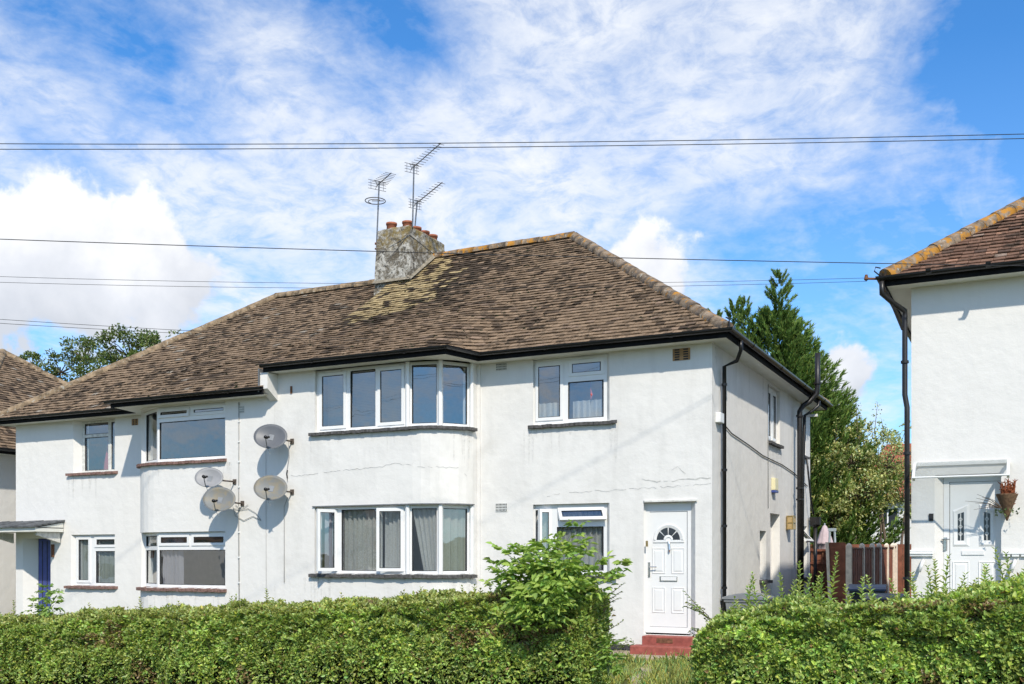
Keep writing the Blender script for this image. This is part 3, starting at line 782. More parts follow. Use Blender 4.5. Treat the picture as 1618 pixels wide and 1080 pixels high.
# side windows
ws = window(HR, T, sy(4.155), sy(5.245), 3.985, 5.115, [(sy(4.24), sy(4.66), 4.06, 5.03, 'sash'), (sy(4.80), sy(5.17), 4.06, 5.03, 'sash')]); tile_sill(ws, T, sy(4.1), sy(5.3), 3.985, 'sill_grey')
ws = window(HR, T, sy(3.425), sy(3.975), 1.185, 2.135, [(sy(3.50), sy(3.90), 1.26, 2.06, 'fixed')], inset=-.12); tile_sill(ws, T, sy(3.38), sy(4.02), 1.185, 'sill_grey', .12)
ws = window(HR, T, sy(7.205), sy(8.245), 1.155, 2.345, [(sy(7.3), sy(8.15), 1.93, 2.25, 'out_top:38'), (sy(7.28), sy(8.17), 1.23, 1.83, 'fixed')]); tile_sill(ws, T, sy(7.1), sy(8.3), 1.155, 'sill_grey')
ws = window(HR, T, sy(7.305), sy(8.095), 4.005, 4.895, [(sy(7.38), sy(8.02), 4.08, 4.82, 'sash')]); tile_sill(ws, T, sy(7.25), sy(8.15), 4.005, 'sill_grey')
# side door at the back of its recess
mb = MB(); plate(mb, sy(4.335), sy(5.245), .25, 2.515, [], -.17, -.22, T); o = mb.build('side_door', 'upvc', HR, False)
# front door ------------------------------------------------------------------------------
def front_door(house, T, u0, u1, z0, z1, inset=-.10, fan=True):
    mb = MB(); plate(mb, u0, u1, z0, z1, [(u0+.075, u1-.06, z0+.07, z1-.15)], inset, inset-.07, T); dr = mb.build('front_door', 'upvc', house)
    mb = MB(); mb2 = plate(MB(), u0-.02, u1+.02, z0-.03, z0, [], inset+.03, inset-.05, T); mb2.build('threshold', 'upvc', dr)
    a, b, c, d = u0+.078, u1-.063, z0+.073, z1-.153; lf = inset-.012
    m = plate(MB(), a, b, c, d, [], lf, lf-.045, T); m.build('door_leaf', 'upvc', dr)
    m = plate(MB(), a-.004, b+.004, c-.004, d+.004, [(a+.0015, b-.0015, c+.0015, d-.0015)], lf+.002, lf-.03, T); m.build('door_seal', 'rubber_seal', dr)
    return dr, (a, b, c, d, lf)
def panel(dr, T, a, b, c, d, lf):
    """a raised and fielded door panel"""
    mb = MB(); e = .016
    for (o, w1), (o2, w2) in zip(((0, .001), (e*.6, .011), (e*1.3, .003), (e*2.4, .003), (e*3.4, .010)), ((e*.6, .011), (e*1.3, .003), (e*2.4, .003), (e*3.4, .010), (None, .010))):
        A = [(a+o, c+o), (b-o, c+o), (b-o, d-o), (a+o, d-o)]
        if o2 is None: mb.add([T(u, lf+w1, v) for u, v in A], ((0, 1, 2, 3),)); continue
        B = [(a+o2, c+o2), (b-o2, c+o2), (b-o2, d-o2), (a+o2, d-o2)]
        for i in range(4): j = (i+1) % 4; mb.quad(T(A[i][0], lf+w1, A[i][1]), T(A[j][0], lf+w1, A[j][1]), T(B[j][0], lf+w2, B[j][1]), T(B[i][0], lf+w2, B[i][1]))
    return mb.build('panel', 'upvc', dr)
dr, (a, b, c, d, lf) = front_door(HR, T, fx(-1.095), fx(-.287), .36, 2.55)
H = d-c; W = b-a; um = (a+b)/2
for x0, x1 in ((a+.07*W, a+.42*W), (b-.42*W, b-.07*W)):
    panel(dr, T, x0, x1, c+.12*H, c+.345*H, lf); panel(dr, T, x0, x1, c+.46*H, c+.685*H, lf)
# fanlight: raised half-round surround with four glazed segments
cz = c+.755*H; ro, ri, rh = .40*W, .31*W, .10*W
mb = MB(); N = 24
def arcband(mb, r0, r1, w0, w1, a0=0, a1=math.pi, N=24):
    for i in range(N):
        p, q = a0+(a1-a0)*i/N, a0+(a1-a0)*(i+1)/N
        mb.quad(T(um+r0*math.cos(p), w0, cz+r0*math.sin(p)), T(um+r1*math.cos(p), w1, cz+r1*math.sin(p)), T(um+r1*math.cos(q), w1, cz+r1*math.sin(q)), T(um+r0*math.cos(q), w0, cz+r0*math.sin(q)))
arcband(mb, ro, ro, lf, lf+.014); arcband(mb, ro, ro*.93, lf+.014, lf+.016); arcband(mb, ro*.93, ri, lf+.016, lf+.004)
mb.box(um-ro*1.02, um+ro*1.02, lf, lf+.014, cz-.045, cz-.012, T=lambda u, w_, v: T(u, w_, v))
fan = mb.build('fanlight', 'upvc', dr)
for k in range(4):
    m = MB(); a0 = math.pi*k/4+(.05 if k else 0.0); a1 = math.pi*(k+1)/4-(.05 if k < 3 else 0.0); n = 6
    vs = [T(um+r*math.cos(a0+(a1-a0)*i/n), lf+.005, cz+r*math.sin(a0+(a1-a0)*i/n)) for r in (rh*1.25, ri) for i in range(n+1)]
    m.add(vs, [(i, i+1, n+2+i, n+1+i) for i in range(n)]); m.build('pane', 'far_window', dr)
m = MB(); arcband(m, rh*1.25, rh*.7, lf+.006, lf+.012); m.build('sunburst_hub', 'upvc', dr)
m = MB(); m.tube([T(um, lf+.02, cz-.02), T(um, lf+.035, cz-.10)], .016, 8); m.tube([T(um, lf+.04, cz-.07), T(um, lf+.045, cz-.17), T(um, lf+.03, cz-.21)], [.014, .02, .008], 8); m.build('door_knocker', 'chrome', dr)
m = plate(MB(), um-.155, um+.155, c+.395*H, c+.438*H, [], lf+.012, lf, T); o = m.build('letterbox', 'chrome', dr)
plate(MB(), um-.138, um+.138, c+.402*H, c+.434*H, [], lf+.018, lf+.0125, T).build('letterbox_flap', 'upvc', o)
m = plate(MB(), fx(-1.055), fx(-1.02), c+.43*H, c+.56*H, [], -.086, -.1, T); m.tube([T(fx(-1.04), -.08, c+.52*H), T(fx(-1.04), -.05, c+.52*H), T(fx(-.93), -.05, c+.52*H)], .009, 6); m.build('door_handle', 'chrome', dr)
plate(MB(), fx(-1.155), fx(-1.125), 1.80, 1.90, [], .02, .0, T).build('doorbell', 'brass', HR)
plate(MB(), fx(-1.19), fx(-1.097), .30, 2.555, [], -.085, -.2, T).build('door_side_panel', 'upvc', HR)
# lintel above the door
plate(MB(), fx(-1.20), fx(-.27), 2.557, 2.585, [], .035, .0, T).build('door_hood_strip', 'old_white_paint', HR)
# steps
mb = MB(); mb.box(-1.12, -.25, -.30, -.002, -.3, .298); st = mb.build('step', 'red_step', HR, bevel=.012)
mb = MB(); mb.box(-1.22, -.15, -.62, -.302, -.3, .155); st2 = mb.build('step', 'red_step', HR, bevel=.015)
mb = MB(); mb.box(-.86, -.58, -.306, -.30, .19, .27); v = mb.build('step_vent', 'rust', st)
# vents, cracks, cables on the wall
air_vent(HR, T, fx(-3.93), 5.10, .22, .13, 'vent_white'); air_vent(HR, T, fx(-3.93), 2.53, .23, .15, 'vent_white'); air_vent(HR, T, fx(-.53), 5.03, .30, .20, 'vent_clay', 5, 2)
s_ = lambda px: PR.s_of_x(on_y(px, 0, -DB).x)
crack(HR, T, [(s_(460), 3.19), (s_(490), 3.20), (s_(530), 3.25), (s_(560), 3.26), (s_(600), 3.28), (s_(620), 3.33), (s_(650), 3.30), (s_(665), 3.24), (PR.L[4], 3.25), (PR.L[6], 3.24), (PR.L[7], 3.1)], .013)
crack(HR, T, [(s_(652), 3.93), (s_(648), 3.7), (s_(655), 3.45), (s_(652), 3.3)], .007)
crack(HR, T, [(fx(-3.0), 2.72), (fx(-2.4), 2.77), (fx(-1.7), 2.78), (fx(-1.1), 2.80), (fx(-.4), 2.83), (fx(-.02), 2.85)], .010)
crack(HR, T, [(fx(-1.35), 2.98), (fx(-.9), 2.90), (fx(-.45), 2.93), (fx(-.02), 2.94)], .030, 'stain', 'wall_stain')
crack(HR, T, [(fx(-.75), 3.06), (fx(-.6), 3.16), (fx(-.45), 3.02)], .016, 'stain', 'wall_stain')
def cable(owner, pts, r=.007, mat='cable_grey', name='cable'):
    return MB().tube(pts, r, 6).build(name, mat, owner, True)
cable(HR, [(-4.40, -.02, 5.1), (-4.395, -.02, 3.2), (-4.40, -.02, 1.0)], .008)
m = MB(); m.box(*[-8.06, -8.02], -DB-.02, -DB, 4.78, 4.92); m.build('rusty_clip', 'rust', HR)
m = MB(); m.add([(-4.41, -.001, 0), (-4.35, -.001, 0), (-4.35, -.035, 0), (-4.41, -.035, 0), (-4.41, -.001, 5.18), (-4.35, -.001, 5.18), (-4.35, -.035, 5.18), (-4.41, -.035, 5.18)], ((0, 1, 2, 3), (4, 7, 6, 5), (1, 5, 6, 2), (2, 6, 7, 3), (3, 7, 4, 0))); m.build('return_pilaster', 'render_white', HR)
# corbel block and verge at the party step
m = MB(); m.box(PARTY-.08, PARTY+.10, -DB-.31, -DB-.0, 4.86, 5.17); m.add([(PARTY-.08, -DB-.31, 4.86), (PARTY+.10, -DB-.31, 4.86), (PARTY+.10, -DB, 4.66), (PARTY-.08, -DB, 4.66), (PARTY-.08, -DB, 4.86), (PARTY+.10, -DB, 4.86)], ((0, 1, 2, 3), (0, 3, 4), (1, 5, 2))); m.build('corbel', 'render_white', HR)
m = MB(); m.box(PARTY-.11, PARTY-.081, -DB-.34, 3.6, 4.8, 5.25); m.build('verge_flashing', 'lead', HR)
for u0_, u1_, z_d in ((PR.bay[0], PR.bay[1]-.2, 3.92), (PR.bay[0], PR.bay[1]-.2, 1.23), (fx(-3.35), fx(-1.75), 3.92), (sy(4.1), sy(5.3), 3.9), (sy(.3), sy(3.9), 5.15)): drips(HR, T, u0_, u1_, z_d, 12)
# downpipes on the side wall
z_ = EAVE-.2
tube_pipe(HR, [(OVER+.07, .28, 5.22), (OVER+.07, .30, 5.08), (.30, .46, 4.93), (.075, .50, 4.86), (.075, .50, .2)], .034, 'black_plastic', collars=[(.075, .5, 4.55), (.075, .5, 3.1), (.075, .5, 2.15), (.075, .5, 1.1)])
p1 = (.16, 6.55)
tube_pipe(HR, [(OVER+.17, 6.75, 6.15), (OVER+.17, 6.75, 5.42), (OVER+.15, 6.75, 5.25), (OVER-.0, 6.7, 5.08), (.22, 6.6, 4.98), (.16, 6.55, 4.86), (.16, 6.55, .2)], .058, 'black_iron', 'soil_pipe', collars=[(OVER+.17, 6.75, 5.48), (.16, 6.55, 4.75), (.16, 6.55, 3.15), (.16, 6.55, 2.9)])
tube_pipe(HR, [(OVER+.07, 7.5, 5.2), (OVER+.05, 7.5, 5.08), (.3, 7.3, 4.95), (.14, 7.2, 4.84), (.12, 7.1, 3.3), (.12, 7.0, .3)], .036, 'black_plastic')
tube_pipe(HR, [(.10, 7.7, 3.9), (.12, 8.1, 2.95), (.14, 8.35, 2.62)], .022, 'black_plastic', 'waste_pipe')
mb = MB(); mb.lathe((.16, 8.42, 2.33), [(.05, 0), (.13, .06), (.14, .24), (.10, .24)], 10); hop = mb.build('rain_hopper', 'black_iron', HR)
tube_pipe(HR, [(.16, 8.42, 2.4), (.16, 8.42, .2)], .042, 'black_iron')
mb = MB(); mb.box(.0, .30, 7.9, 7.96, 4.90, 4.96); mb.build('waste_branch', 'white_plastic', HR)
cable(HR, [(.02, .42, 3.95), (.02, 1.2, 3.80), (.02, 2.4, 3.72), (.02, 3.6, 3.62), (.02, 5.4, 3.58), (.02, 6.6, 3.5), (.02, 8.2, 3.3)], .011, 'cable_black')
m = MB(); m.box(.0, .09, .20, .44, 3.88, 4.05); m.build('junction_box', 'white_plastic', HR, bevel=.01)
cable(HR, [(.012, 4.1, 5.1), (.012, 4.1, 2.6)], .006)
# chimney ---------------------------------------------------------------------------------
mb = MB(); x0, x1, y0, y1 = -8.80, -7.90, 3.2, 4.82
def ring(x0, x1, y0, y1, z): return [(x0, y0, z), (x1, y0, z), (x1, y1, z), (x0, y1, z)]
lv = [ring(x0-.05, x1+.05, y0-.06, y1+.05, 7.3), ring(x0-.03, x1+.03, y0-.03, y1+.03, 8.2), ring(x0, x1, y0, y1, 8.95), ring(x0+.02, x1-.02, y0+.02, y1-.02, 9.0), ring(x0+.02, x1-.02, y0+.02, y1-.02, 9.16), ring(x0+.08, x1-.08, y0+.08, y1-.08, 9.21)]
vs = [p for r_ in lv for p in r_]; fs = [(i*4+j, i*4+(j+1) % 4, (i+1)*4+(j+1) % 4, (i+1)*4+j) for i in range(5) for j in range(4)]+[(20, 21, 22, 23)]
mb.add(vs, fs); ch = mb.build('chimney', 'chimney_render', HR)
m_ = ch.modifiers.new('s', 'SUBSURF'); m_.subdivision_type = 'SIMPLE'; m_.levels = m_.render_levels = 4
tx = bpy.data.textures.new('chimney_wear', 'CLOUDS'); tx.noise_scale = .16; md = ch.modifiers.new('d', 'DISPLACE'); md.texture = tx; md.strength = .04; md.texture_coords = 'GLOBAL'
mb = MB(); mb.add([(x0-.06, y0-.12, 7.92), (x1+.06, y0-.12, 7.92), (x1+.06, y0+.02, 8.06), (x0-.06, y0+.02, 8.06)], ((0, 1, 2, 3),))
mb.add([(x1-.02, y0-.1, 8.00), (x1+.09, y0-.1, 7.92), (x1+.09, 4.32, 8.78), (x1-.02, 4.32, 8.87)], ((0, 1, 2, 3),)); mb.build('flashing', 'mortar', ch)
for i in range(4):
    for xx in (x0+.24, x1-.22):
        m = MB(); yy = y0+.26+i*.37; h = random.uniform(.13, .2)+(.03 if i == 0 else 0)
        m.lathe((xx, yy, 9.16), [(.115, 0), (.115, h-.05), (.13, h-.045), (.13, h), (.095, h), (.09, h-.12)], 14); m.build('chimney_pot', 'terracotta', ch, True)
m = MB(); m.tube([(x0-.01, y0-.01, 8.6), (x1+.01, y0-.01, 8.95), (x1+.01, y1, 8.7)], .008, 5); m.tube([(x0+.2, y0-.025, 8.3), (x1-.05, y0-.01, 8.95)], .008, 5); m.build('lashing_wire', 'aerial_metal', ch)

# ---------------------------------------------------------------- left-hand house
def left_open(p):
    s0 = p.L[9]; fx = lambda x: s0+((2*PARTY-x)+4.41); p.fx = fx
    bs = p.s_of_x(2*PARTY-(-9.70)); p.bay = (bs, p.L[6])
    z = -STEP
    return [(p.bay[0], p.bay[1], 3.60+z, 4.74+z), (p.bay[0], p.bay[1], .99+z, 2.14+z), (fx(-13.68), fx(-15.0), 3.56+z, 4.745+z), (fx(-13.68), fx(-15.08), .97+z, 2.135+z), (fx(-15.75), fx(-16.70), -.1+z, 2.06+z)]
HL, PLf, XLf, dzl = build_half(True, 'white rendered left-hand semi with felted porch canopy, blue door and mossy roof', left_open, left_tile_colour, 'render_clean')
def TL(u, w_, v): return PLf.T(u, w_, v-STEP)
lx = PLf.fx; zL = 0.
# bow-ended windows: a flat light and a narrow light on the curve
def left_bay(z0, z1, ztr, label, style):
    b0, b1 = PLf.bay; sf = PLf.s_of_x(2*PARTY-(-11.60)); TF = TL; mid = (b0+sf)/2+.03
    L = [(b0+.05, mid-.045, ztr+.07, z1-.06, 'sash'), (mid+.045, sf-.06, ztr+.07, z1-.06, 'sash' if style else 'out_top:7'), (b0+.05, sf-.05, z0+.06, ztr-.03, 'fixed')]
    w0 = window(HL, TF, b0+.004, sf, z0+.005, z1-.005, L, name='bay_window', label=label)
    p = Vector(PLf.T(sf+.01, 0, 0)[:2]); q = Vector(PLf.T(b1-.005, 0, 0)[:2]); d = q-p; ln = d.length; d.normalize(); n = Vector((-d.y, d.x))
    if n.y > 0: n = -n
    TC = lambda uu, ww, v: (p.x+d.x*uu+n.x*ww, p.y+d.y*uu+n.y*ww, v)
    LL = [(.07, ln-.08, z0+.07, z1-.07, 'fixed')] if not style else [(.07, ln-.08, ztr+.05, z1-.07, 'fixed'), (.07, ln-.08, z0+.07, ztr-.03, 'fixed')]
    window(HL, TC, 0, ln, z0+.005, z1-.005, LL, name='canted_window')
    tile_sill(w0, TL, b0-.04, b1+.06, z0+.005, 'sill_brown', .085)
    return w0
left_bay(3.60, 4.74, 4.46, 'bay window with one large pane and two top lights', 0)
left_bay(.99, 2.14, 1.80, 'bay window with lilac curtain behind its large pane', 1)
ww = window(HL, TL, lx(-13.69), lx(-14.99), 3.565, 4.74, [(lx(-13.74), lx(-14.07), 3.61, 4.69, 'fixed'), (lx(-14.15), lx(-14.92), 4.44, 4.69, 'fixed'), (lx(-14.15), lx(-14.92), 3.61, 4.37, 'fixed')], mat='old_white_paint', inset=-.13); ww['label'] = 'weathered old timber window frame'
tile_sill(ww, TL, lx(-13.58), lx(-15.1), 3.565, 'sill_brown')
ww = window(HL, TL, lx(-13.69), lx(-15.07), .975, 2.13, [(lx(-13.75), lx(-14.42), 1.86, 2.07, 'sash'), (lx(-13.76), lx(-14.44), 1.03, 1.76, 'fixed'), (lx(-14.58), lx(-15.0), 1.05, 2.07, 'sash')])
tile_sill(ww, TL, lx(-13.58), lx(-15.15), .975, 'sill_brown')
for xx, zz, m_ in ((-13.05, 4.62, 'vent_clay'),): air_vent(HL, TL, lx(xx), zz, .18, .14, m_, 4, 2)
air_vent(HL, TL, PLf.s_of_x(2*PARTY+9.28), 4.55, .14, .13, 'vent_white')
for u0_, u1_, z_d in ((PLf.bay[0], PLf.bay[1]-.1, 3.52), (lx(-13.6), lx(-15.1), 3.48), (PLf.bay[0], PLf.bay[1]-.1, .91)): drips(HL, TL, u0_, u1_, z_d, 11)
# recessed blue door
def TLd(u, w_, v): return TL(u, w_, v)
m = plate(MB(), lx(-15.76), lx(-16.69), -.3, 2.055, [(lx(-15.84), lx(-16.14), .45, 2.0)], -.24, -.29, TL); bd = m.build('front_door', 'blue_door', HL); bd['label'] = 'blue boarded front door with tall narrow glass'
m = MB(); m.quad(TL(lx(-15.84), -.262, .45), TL(lx(-16.14), -.262, .45), TL(lx(-16.14), -.262, 2.0), TL(lx(-15.84), -.262, 2.0)); m.build('pane', 'far_window', bd)
for i in range(3):
    u = lx(-16.22-i*.16); m = plate(MB(), u, u+.012, -.3, 2.0, [], -.232, -.241, TL); m.build('board_joint', 'rubber_seal', bd)
# felted porch canopy
m = MB(); m.box(-17.35, -15.30, -.78, -.02, 2.20, 2.30); m.add([(-17.35, -.78, 2.28), (-15.30, -.78, 2.28), (-15.30, -.02, 2.42), (-17.35, -.02, 2.42), (-17.35, -.02, 2.28), (-15.3, -.02, 2.28)], ((0, 1, 2, 3), (1, 5, 2), (0, 3, 4)))
cp = m.build('porch_canopy', 'soffit_paint', HL)
def felt_z(y): return 2.285+(y+.82)*.185
for i in range(9):
    m = MB(); a = -17.40+i*.236; z = random.uniform(0, .012); b = a+.244
    m.add([(a, -.84, felt_z(-.84)+z), (b, -.84, felt_z(-.84)+z+.004), (b, -.003, felt_z(0)+z), (a, -.003, felt_z(0)+z), (a, -.84, felt_z(-.84)+z+.035), (b, -.84, felt_z(-.84)+z+.04), (b, -.003, felt_z(0)+z+.04), (a, -.003, felt_z(0)+z+.035)], ((4, 5, 6, 7), (0, 1, 5, 4), (1, 2, 6, 5), (3, 0, 4, 7), (0, 3, 2, 1))); m.build('felt_strip', 'felt', cp)
for xx in (-15.42, -17.0):
    m = MB(); m.add([(xx-.03, -.03, 1.95), (xx+.03, -.03, 1.95), (xx+.03, -.03, 2.19), (xx-.03, -.03, 2.19), (xx-.03, -.66, 2.12), (xx+.03, -.66, 2.12), (xx+.03, -.66, 2.19), (xx-.03, -.66, 2.19)], ((0, 1, 5, 4), (4, 5, 6, 7), (0, 4, 7, 3), (1, 2, 6, 5), (2, 3, 7, 6))); m.build('canopy_bracket', 'old_white_paint', cp)
m = MB(); m.box(-15.68, -15.62, -.05, -.002, 1.62, 1.92); m.build('rusty_bracket', 'rust', HL)
cable(HL, [(-9.34, -DB-.012, 4.70), (-9.345, -DB-.012, 2.5), (-9.33, -DB-.012, .4)], .009)
for zz in (4.3, 3.9, 3.5, 3.0, 2.6, 2.1, 1.6, 1.1):
    m = MB(); m.box(-9.36, -9.32, -DB-.024, -DB, zz, zz+.03); m.build('cable_clip', 'white_plastic', HL)
cable(HL, [(-8.66, -DB-.012, 3.8), (-8.65, -DB-.012, .5)], .003)

# ---------------------------------------------------------------- neighbours
def neighbour_wall(house, pts, z0, z1, holes, mat):
    p = Path(pts); return p, wall_mesh(p, z0, z1, holes).build('wall', [mat, 'interior'], house)
NE = 5.84                                                   # eaves of the house on the right
HN = thing('neighbouring_house', (7.6, 4.3, .4), 'white house corner with lichened hip, arched plastic door canopy and long iron downpipe', 'house')
pN = Path([(3.10, 6.0), (3.10, 0), (12.0, 0), (12.0, 6.0)])
s0 = pN.L[1]; nx = lambda x: s0+(x-3.10)
wall_mesh(pN, -.6, NE-.10, [(nx(3.43), nx(4.34), .45, 2.86)]).build('wall', ['render_clean', 'interior'], HN)
TN = pN.T
m = MB(); m.box(3.4, 11.7, .35, .45, .2, 5.6); m.build('internal_partition', 'interior', HN)
evn = [(2.76, 6.34), (2.76, -.34), (12.34, -.34), (12.34, 6.34)]
zs = NE-.115; m = MB(); inn = [(3.6, 5), (3.6, .8), (11, .8), (11, 5)]
for i in range(3): m.quad((*evn[i], zs), (*evn[i+1], zs), (*inn[i+1], zs), (*inn[i], zs))
m.build('soffit', 'soffit_paint', HN)
m = MB(); sweep(m, evn, [(-.018, zs-.012), (.004, zs-.012), (.004, zs+.13), (-.018, zs+.13)]); m.build('fascia', 'fascia_black', HN)
g = []
for j in range(8): an = math.pi+math.pi*j/7; g.append((.068+.058*math.cos(an), zs+.122+.062*math.sin(an)))
for j in range(8): an = 2*math.pi-math.pi*j/7; g.append((.068+.051*math.cos(an), zs+.122+.055*math.sin(an)))
m = MB(); sweep(m, evn, g); gn = m.build('gutter', 'black_plastic', HN)
for xx in (3.35, 4.15, 5.2): m = MB(); sweep(m, [(xx, -.45), (xx+.07, -.45)], [(.068+(o-.068)*1.13, zs+.122+(z-zs-.122)*1.13) for o, z in g]); m.build('gutter_joint', 'black_plastic', gn)
NRZ = NE+3.34*PITCH
m = MB(); m.add([(2.76, -.34, NE), (12.34, -.34, NE), (12.34, 3.0, NRZ), (6.10, 3.0, NRZ), (2.76, 6.34, NE), (12.34, 6.34, NE)], ((0, 1, 2, 3), (0, 3, 4), (3, 2, 5, 4))); rn = m.build('roof', 'roof_deck', HN)
rowsN = []; z = NE-.02
while z < NRZ-.03: rowsN.append(z); z += .076
rowsN.append(NRZ)
def n_col(x, z):
    c = mixc((.215, .123, .082), (.155, .088, .060), random.random())
    if random.random() < .12: c = mixc(c, (.07, .05, .04), .7)
    if random.random() < .03: c = (.30, .22, .17)
    if random.random() < .03: c = (.36, .20, .13)
    return c
tiled_face(HN, rn, lambda x, z: (x, -.34+(z-NE)/PITCH, z), rowsN, lambda z: (2.76+(z-NE)/PITCH+.02, 12.4 if z < 0 else 9.5), n_col, .165, 300)
ridge_tiles(HN, rn, (2.76, -.34, NE+.05), (6.10, 3.0, NRZ+.07), 'ridge_tile_lichen', .135, .34)
m = MB(); m.tube([(2.70, -.4, NE+.02), (2.62, -.46, NE+.09), (2.64, -.45, NE+.15), (2.70, -.4, NE+.14)], .010, 6); m.build('hip_iron', 'black_iron', rn)
m = MB(); m.tube([(2.74, -.37, NE-.02), (2.50, -.42, NE-.0)], .018, 6); m.lathe((2.50, -.42, NE-.03), [(.015, 0), (.035, .02), (.02, .09)], 8); lb = m.build('line_bracket', 'rust', HN)
tube_pipe(HN, [(2.72, -.40, NE-.06), (2.72, -.38, NE-.24), (2.86, -.20, NE-.36), (3.01, -.03, NE-.46), (3.01, -.03, NE-.55), (3.01, -.03, 4.1), (3.045, -.06, 3.9), (3.045, -.06, .1)], .040, 'black_iron', collars=[(3.01, -.03, 4.6), (3.045, -.06, 3.2), (3.045, -.06, 1.3)])
m = MB(); m.tube([(2.78, -.30, NE-.2), (2.98, -.06, NE-.75)], .02, 5); m.build('pipe_strut', 'black_iron', HN)
# band course
m = MB(); m.box(3.02, 3.415, -.055, -.001, 1.66, 1.70); m.box(3.03, 3.412, -.04, -.001, 1.63, 1.66); m.box(3.03, 3.412, -.04, -.001, 1.70, 1.73); m.build('band_course', 'plaster_band', HN, bevel=.012)
m = MB(); m.box(4.355, 11.9, -.055, -.001, 1.66, 1.70)
for i in range(60): m.box(4.36+i*.12, 4.36+i*.12+.10, -.045, -.001, 1.625, 1.66)
m.build('band_course', 'plaster_band', HN, bevel=.008)
for xx in (3.27, 4.52): m = MB(); m.tube([(xx, .02, 1.58), (xx, -.10, 1.55), (xx-.05, -.12, 1.40)], .028, 8); m.build('overflow_pipe', 'white_plastic', HN, True)
# right neighbour's front door with two leaded lights
dn = MB(); plate(dn, nx(3.44), nx(4.33), .62, 2.83, [(nx(3.515), nx(4.255), .70, 2.755)], -.12, -.19, TN); dn = dn.build('front_door', 'upvc', HN); dn['label'] = 'white front door with two narrow leaded lights'
lf = -.13; plate(MB(), nx(3.518), nx(4.252), .703, 2.752, [], lf, lf-.045, TN).build('door_leaf', 'upvc', dn)
plate(MB(), nx(3.513), nx(4.257), .698, 2.757, [(nx(3.5195), nx(4.2505), .7045, 2.7505)], lf+.004, lf-.03, TN).build('door_seal', 'rubber_seal', dn)
for a, b, hi in ((3.56, 3.80, 1), (3.93, 4.17, 0)):
    A, B = nx(a), nx(b); mb = MB(); top0, top1 = (2.33, 2.42) if hi else (2.42, 2.33)
    out = [(A, 1.78), (B, 1.78), (B, top1), (A, top0)]; e = .03
    inn_ = [(A+e, 1.78+e), (B-e, 1.78+e), (B-e, top1-e), (A+e, top0-e)]; gl = [(A+.075, 1.87), (B-.075, 1.87), (B-.075, 2.30), (A+.075, 2.27)] if hi else [(A+.075, 1.87), (B-.075, 1.87), (B-.075, 2.27), (A+.075, 2.30)]
    for P1, P2, w1, w2 in ((out, inn_, lf+.001, lf+.014), (inn_, gl, lf+.014, lf+.006)):
        for i in range(4): j = (i+1) % 4; mb.quad(TN(P1[i][0], w1, P1[i][1]), TN(P1[j][0], w1, P1[j][1]), TN(P2[j][0], w2, P2[j][1]), TN(P2[i][0], w2, P2[i][1]))
    mb.build('light_surround', 'upvc', dn)
    m = MB(); m.add([TN(p[0], lf+.0065, p[1]) for p in gl], ((0, 1, 2, 3),)); m.build('pane', 'far_window', dn)
    mid = (A+B)/2; m = MB(); m.box(mid-.004, mid+.004, lf+.007, lf+.010, 1.87, 2.28, T=TN)
    for zz in (1.97, 2.08, 2.19):
        for sx_, sz_ in ((1, 1), (1, -1), (-1, 1), (-1, -1)):
            m.quad(TN(mid+sx_*.030, lf+.011, zz), TN(mid, lf+.011, zz+sz_*.036), TN(mid, lf+.011, zz+sz_*.026), TN(mid+sx_*.021, lf+.011, zz))
    m.build('lead_came', 'white_plastic', dn)
    panel(dn, TN, A, B, .95, 1.56, lf)
plate(MB(), nx(3.70), nx(4.01), 1.655, 1.72, [], lf+.014, lf, TN).build('letterbox', 'upvc', dn)
m = plate(MB(), nx(3.455), nx(3.49), 1.72, 1.92, [], -.10, -.12, TN); m.tube([TN(nx(3.47), -.10, 1.89), TN(nx(3.47), -.06, 1.89), TN(nx(3.58), -.06, 1.89)], .009, 6); m.build('door_handle', 'chrome', dn)
plate(MB(), nx(3.37), nx(3.415), 2.17, 2.28, [], .02, 0, TN).build('doorbell', 'rubber_seal', HN)
# arched canopy of clear plastic
m = MB(); xs = [3.20, 4.42]; prof = [(-.002, 3.02), (-.12, 3.05), (-.28, 3.03), (-.42, 2.96), (-.52, 2.86), (-.55, 2.80)]
sheet(m, [[(x, y, z) for x in xs] for y, z in prof]); cn = m.build('door_canopy', 'canopy_sheet', HN, True)
m = MB()
m.tube([(3.16, -.56, 2.79), (4.46, -.56, 2.79)], .016, 6); m.build('canopy_front_rail', 'white_plastic', cn)
m = MB(); m.box(3.18, 4.44, -.03, -.001, 3.0, 3.045); m.build('canopy_wall_rail', 'white_plastic', cn)
for xx in (3.18, 4.44):
    m = MB(); m.add([(xx-.018, y, z) for y, z in prof]+[(xx+.018, y, z) for y, z in prof]+[(xx-.018, y*.86, z-.05) for y, z in prof]+[(xx+.018, y*.86, z-.05) for y, z in prof], [(i, i+1, 7+i, 6+i) for i in range(5)]+[(12+i, 18+i, 19+i, 13+i) for i in range(5)]+[(i, 12+i, 13+i, i+1) for i in range(5)]+[(6+i, 7+i, 19+i, 18+i) for i in range(5)]+[(5, 11, 23, 17)]); m.build('canopy_bracket', 'white_plastic', cn)
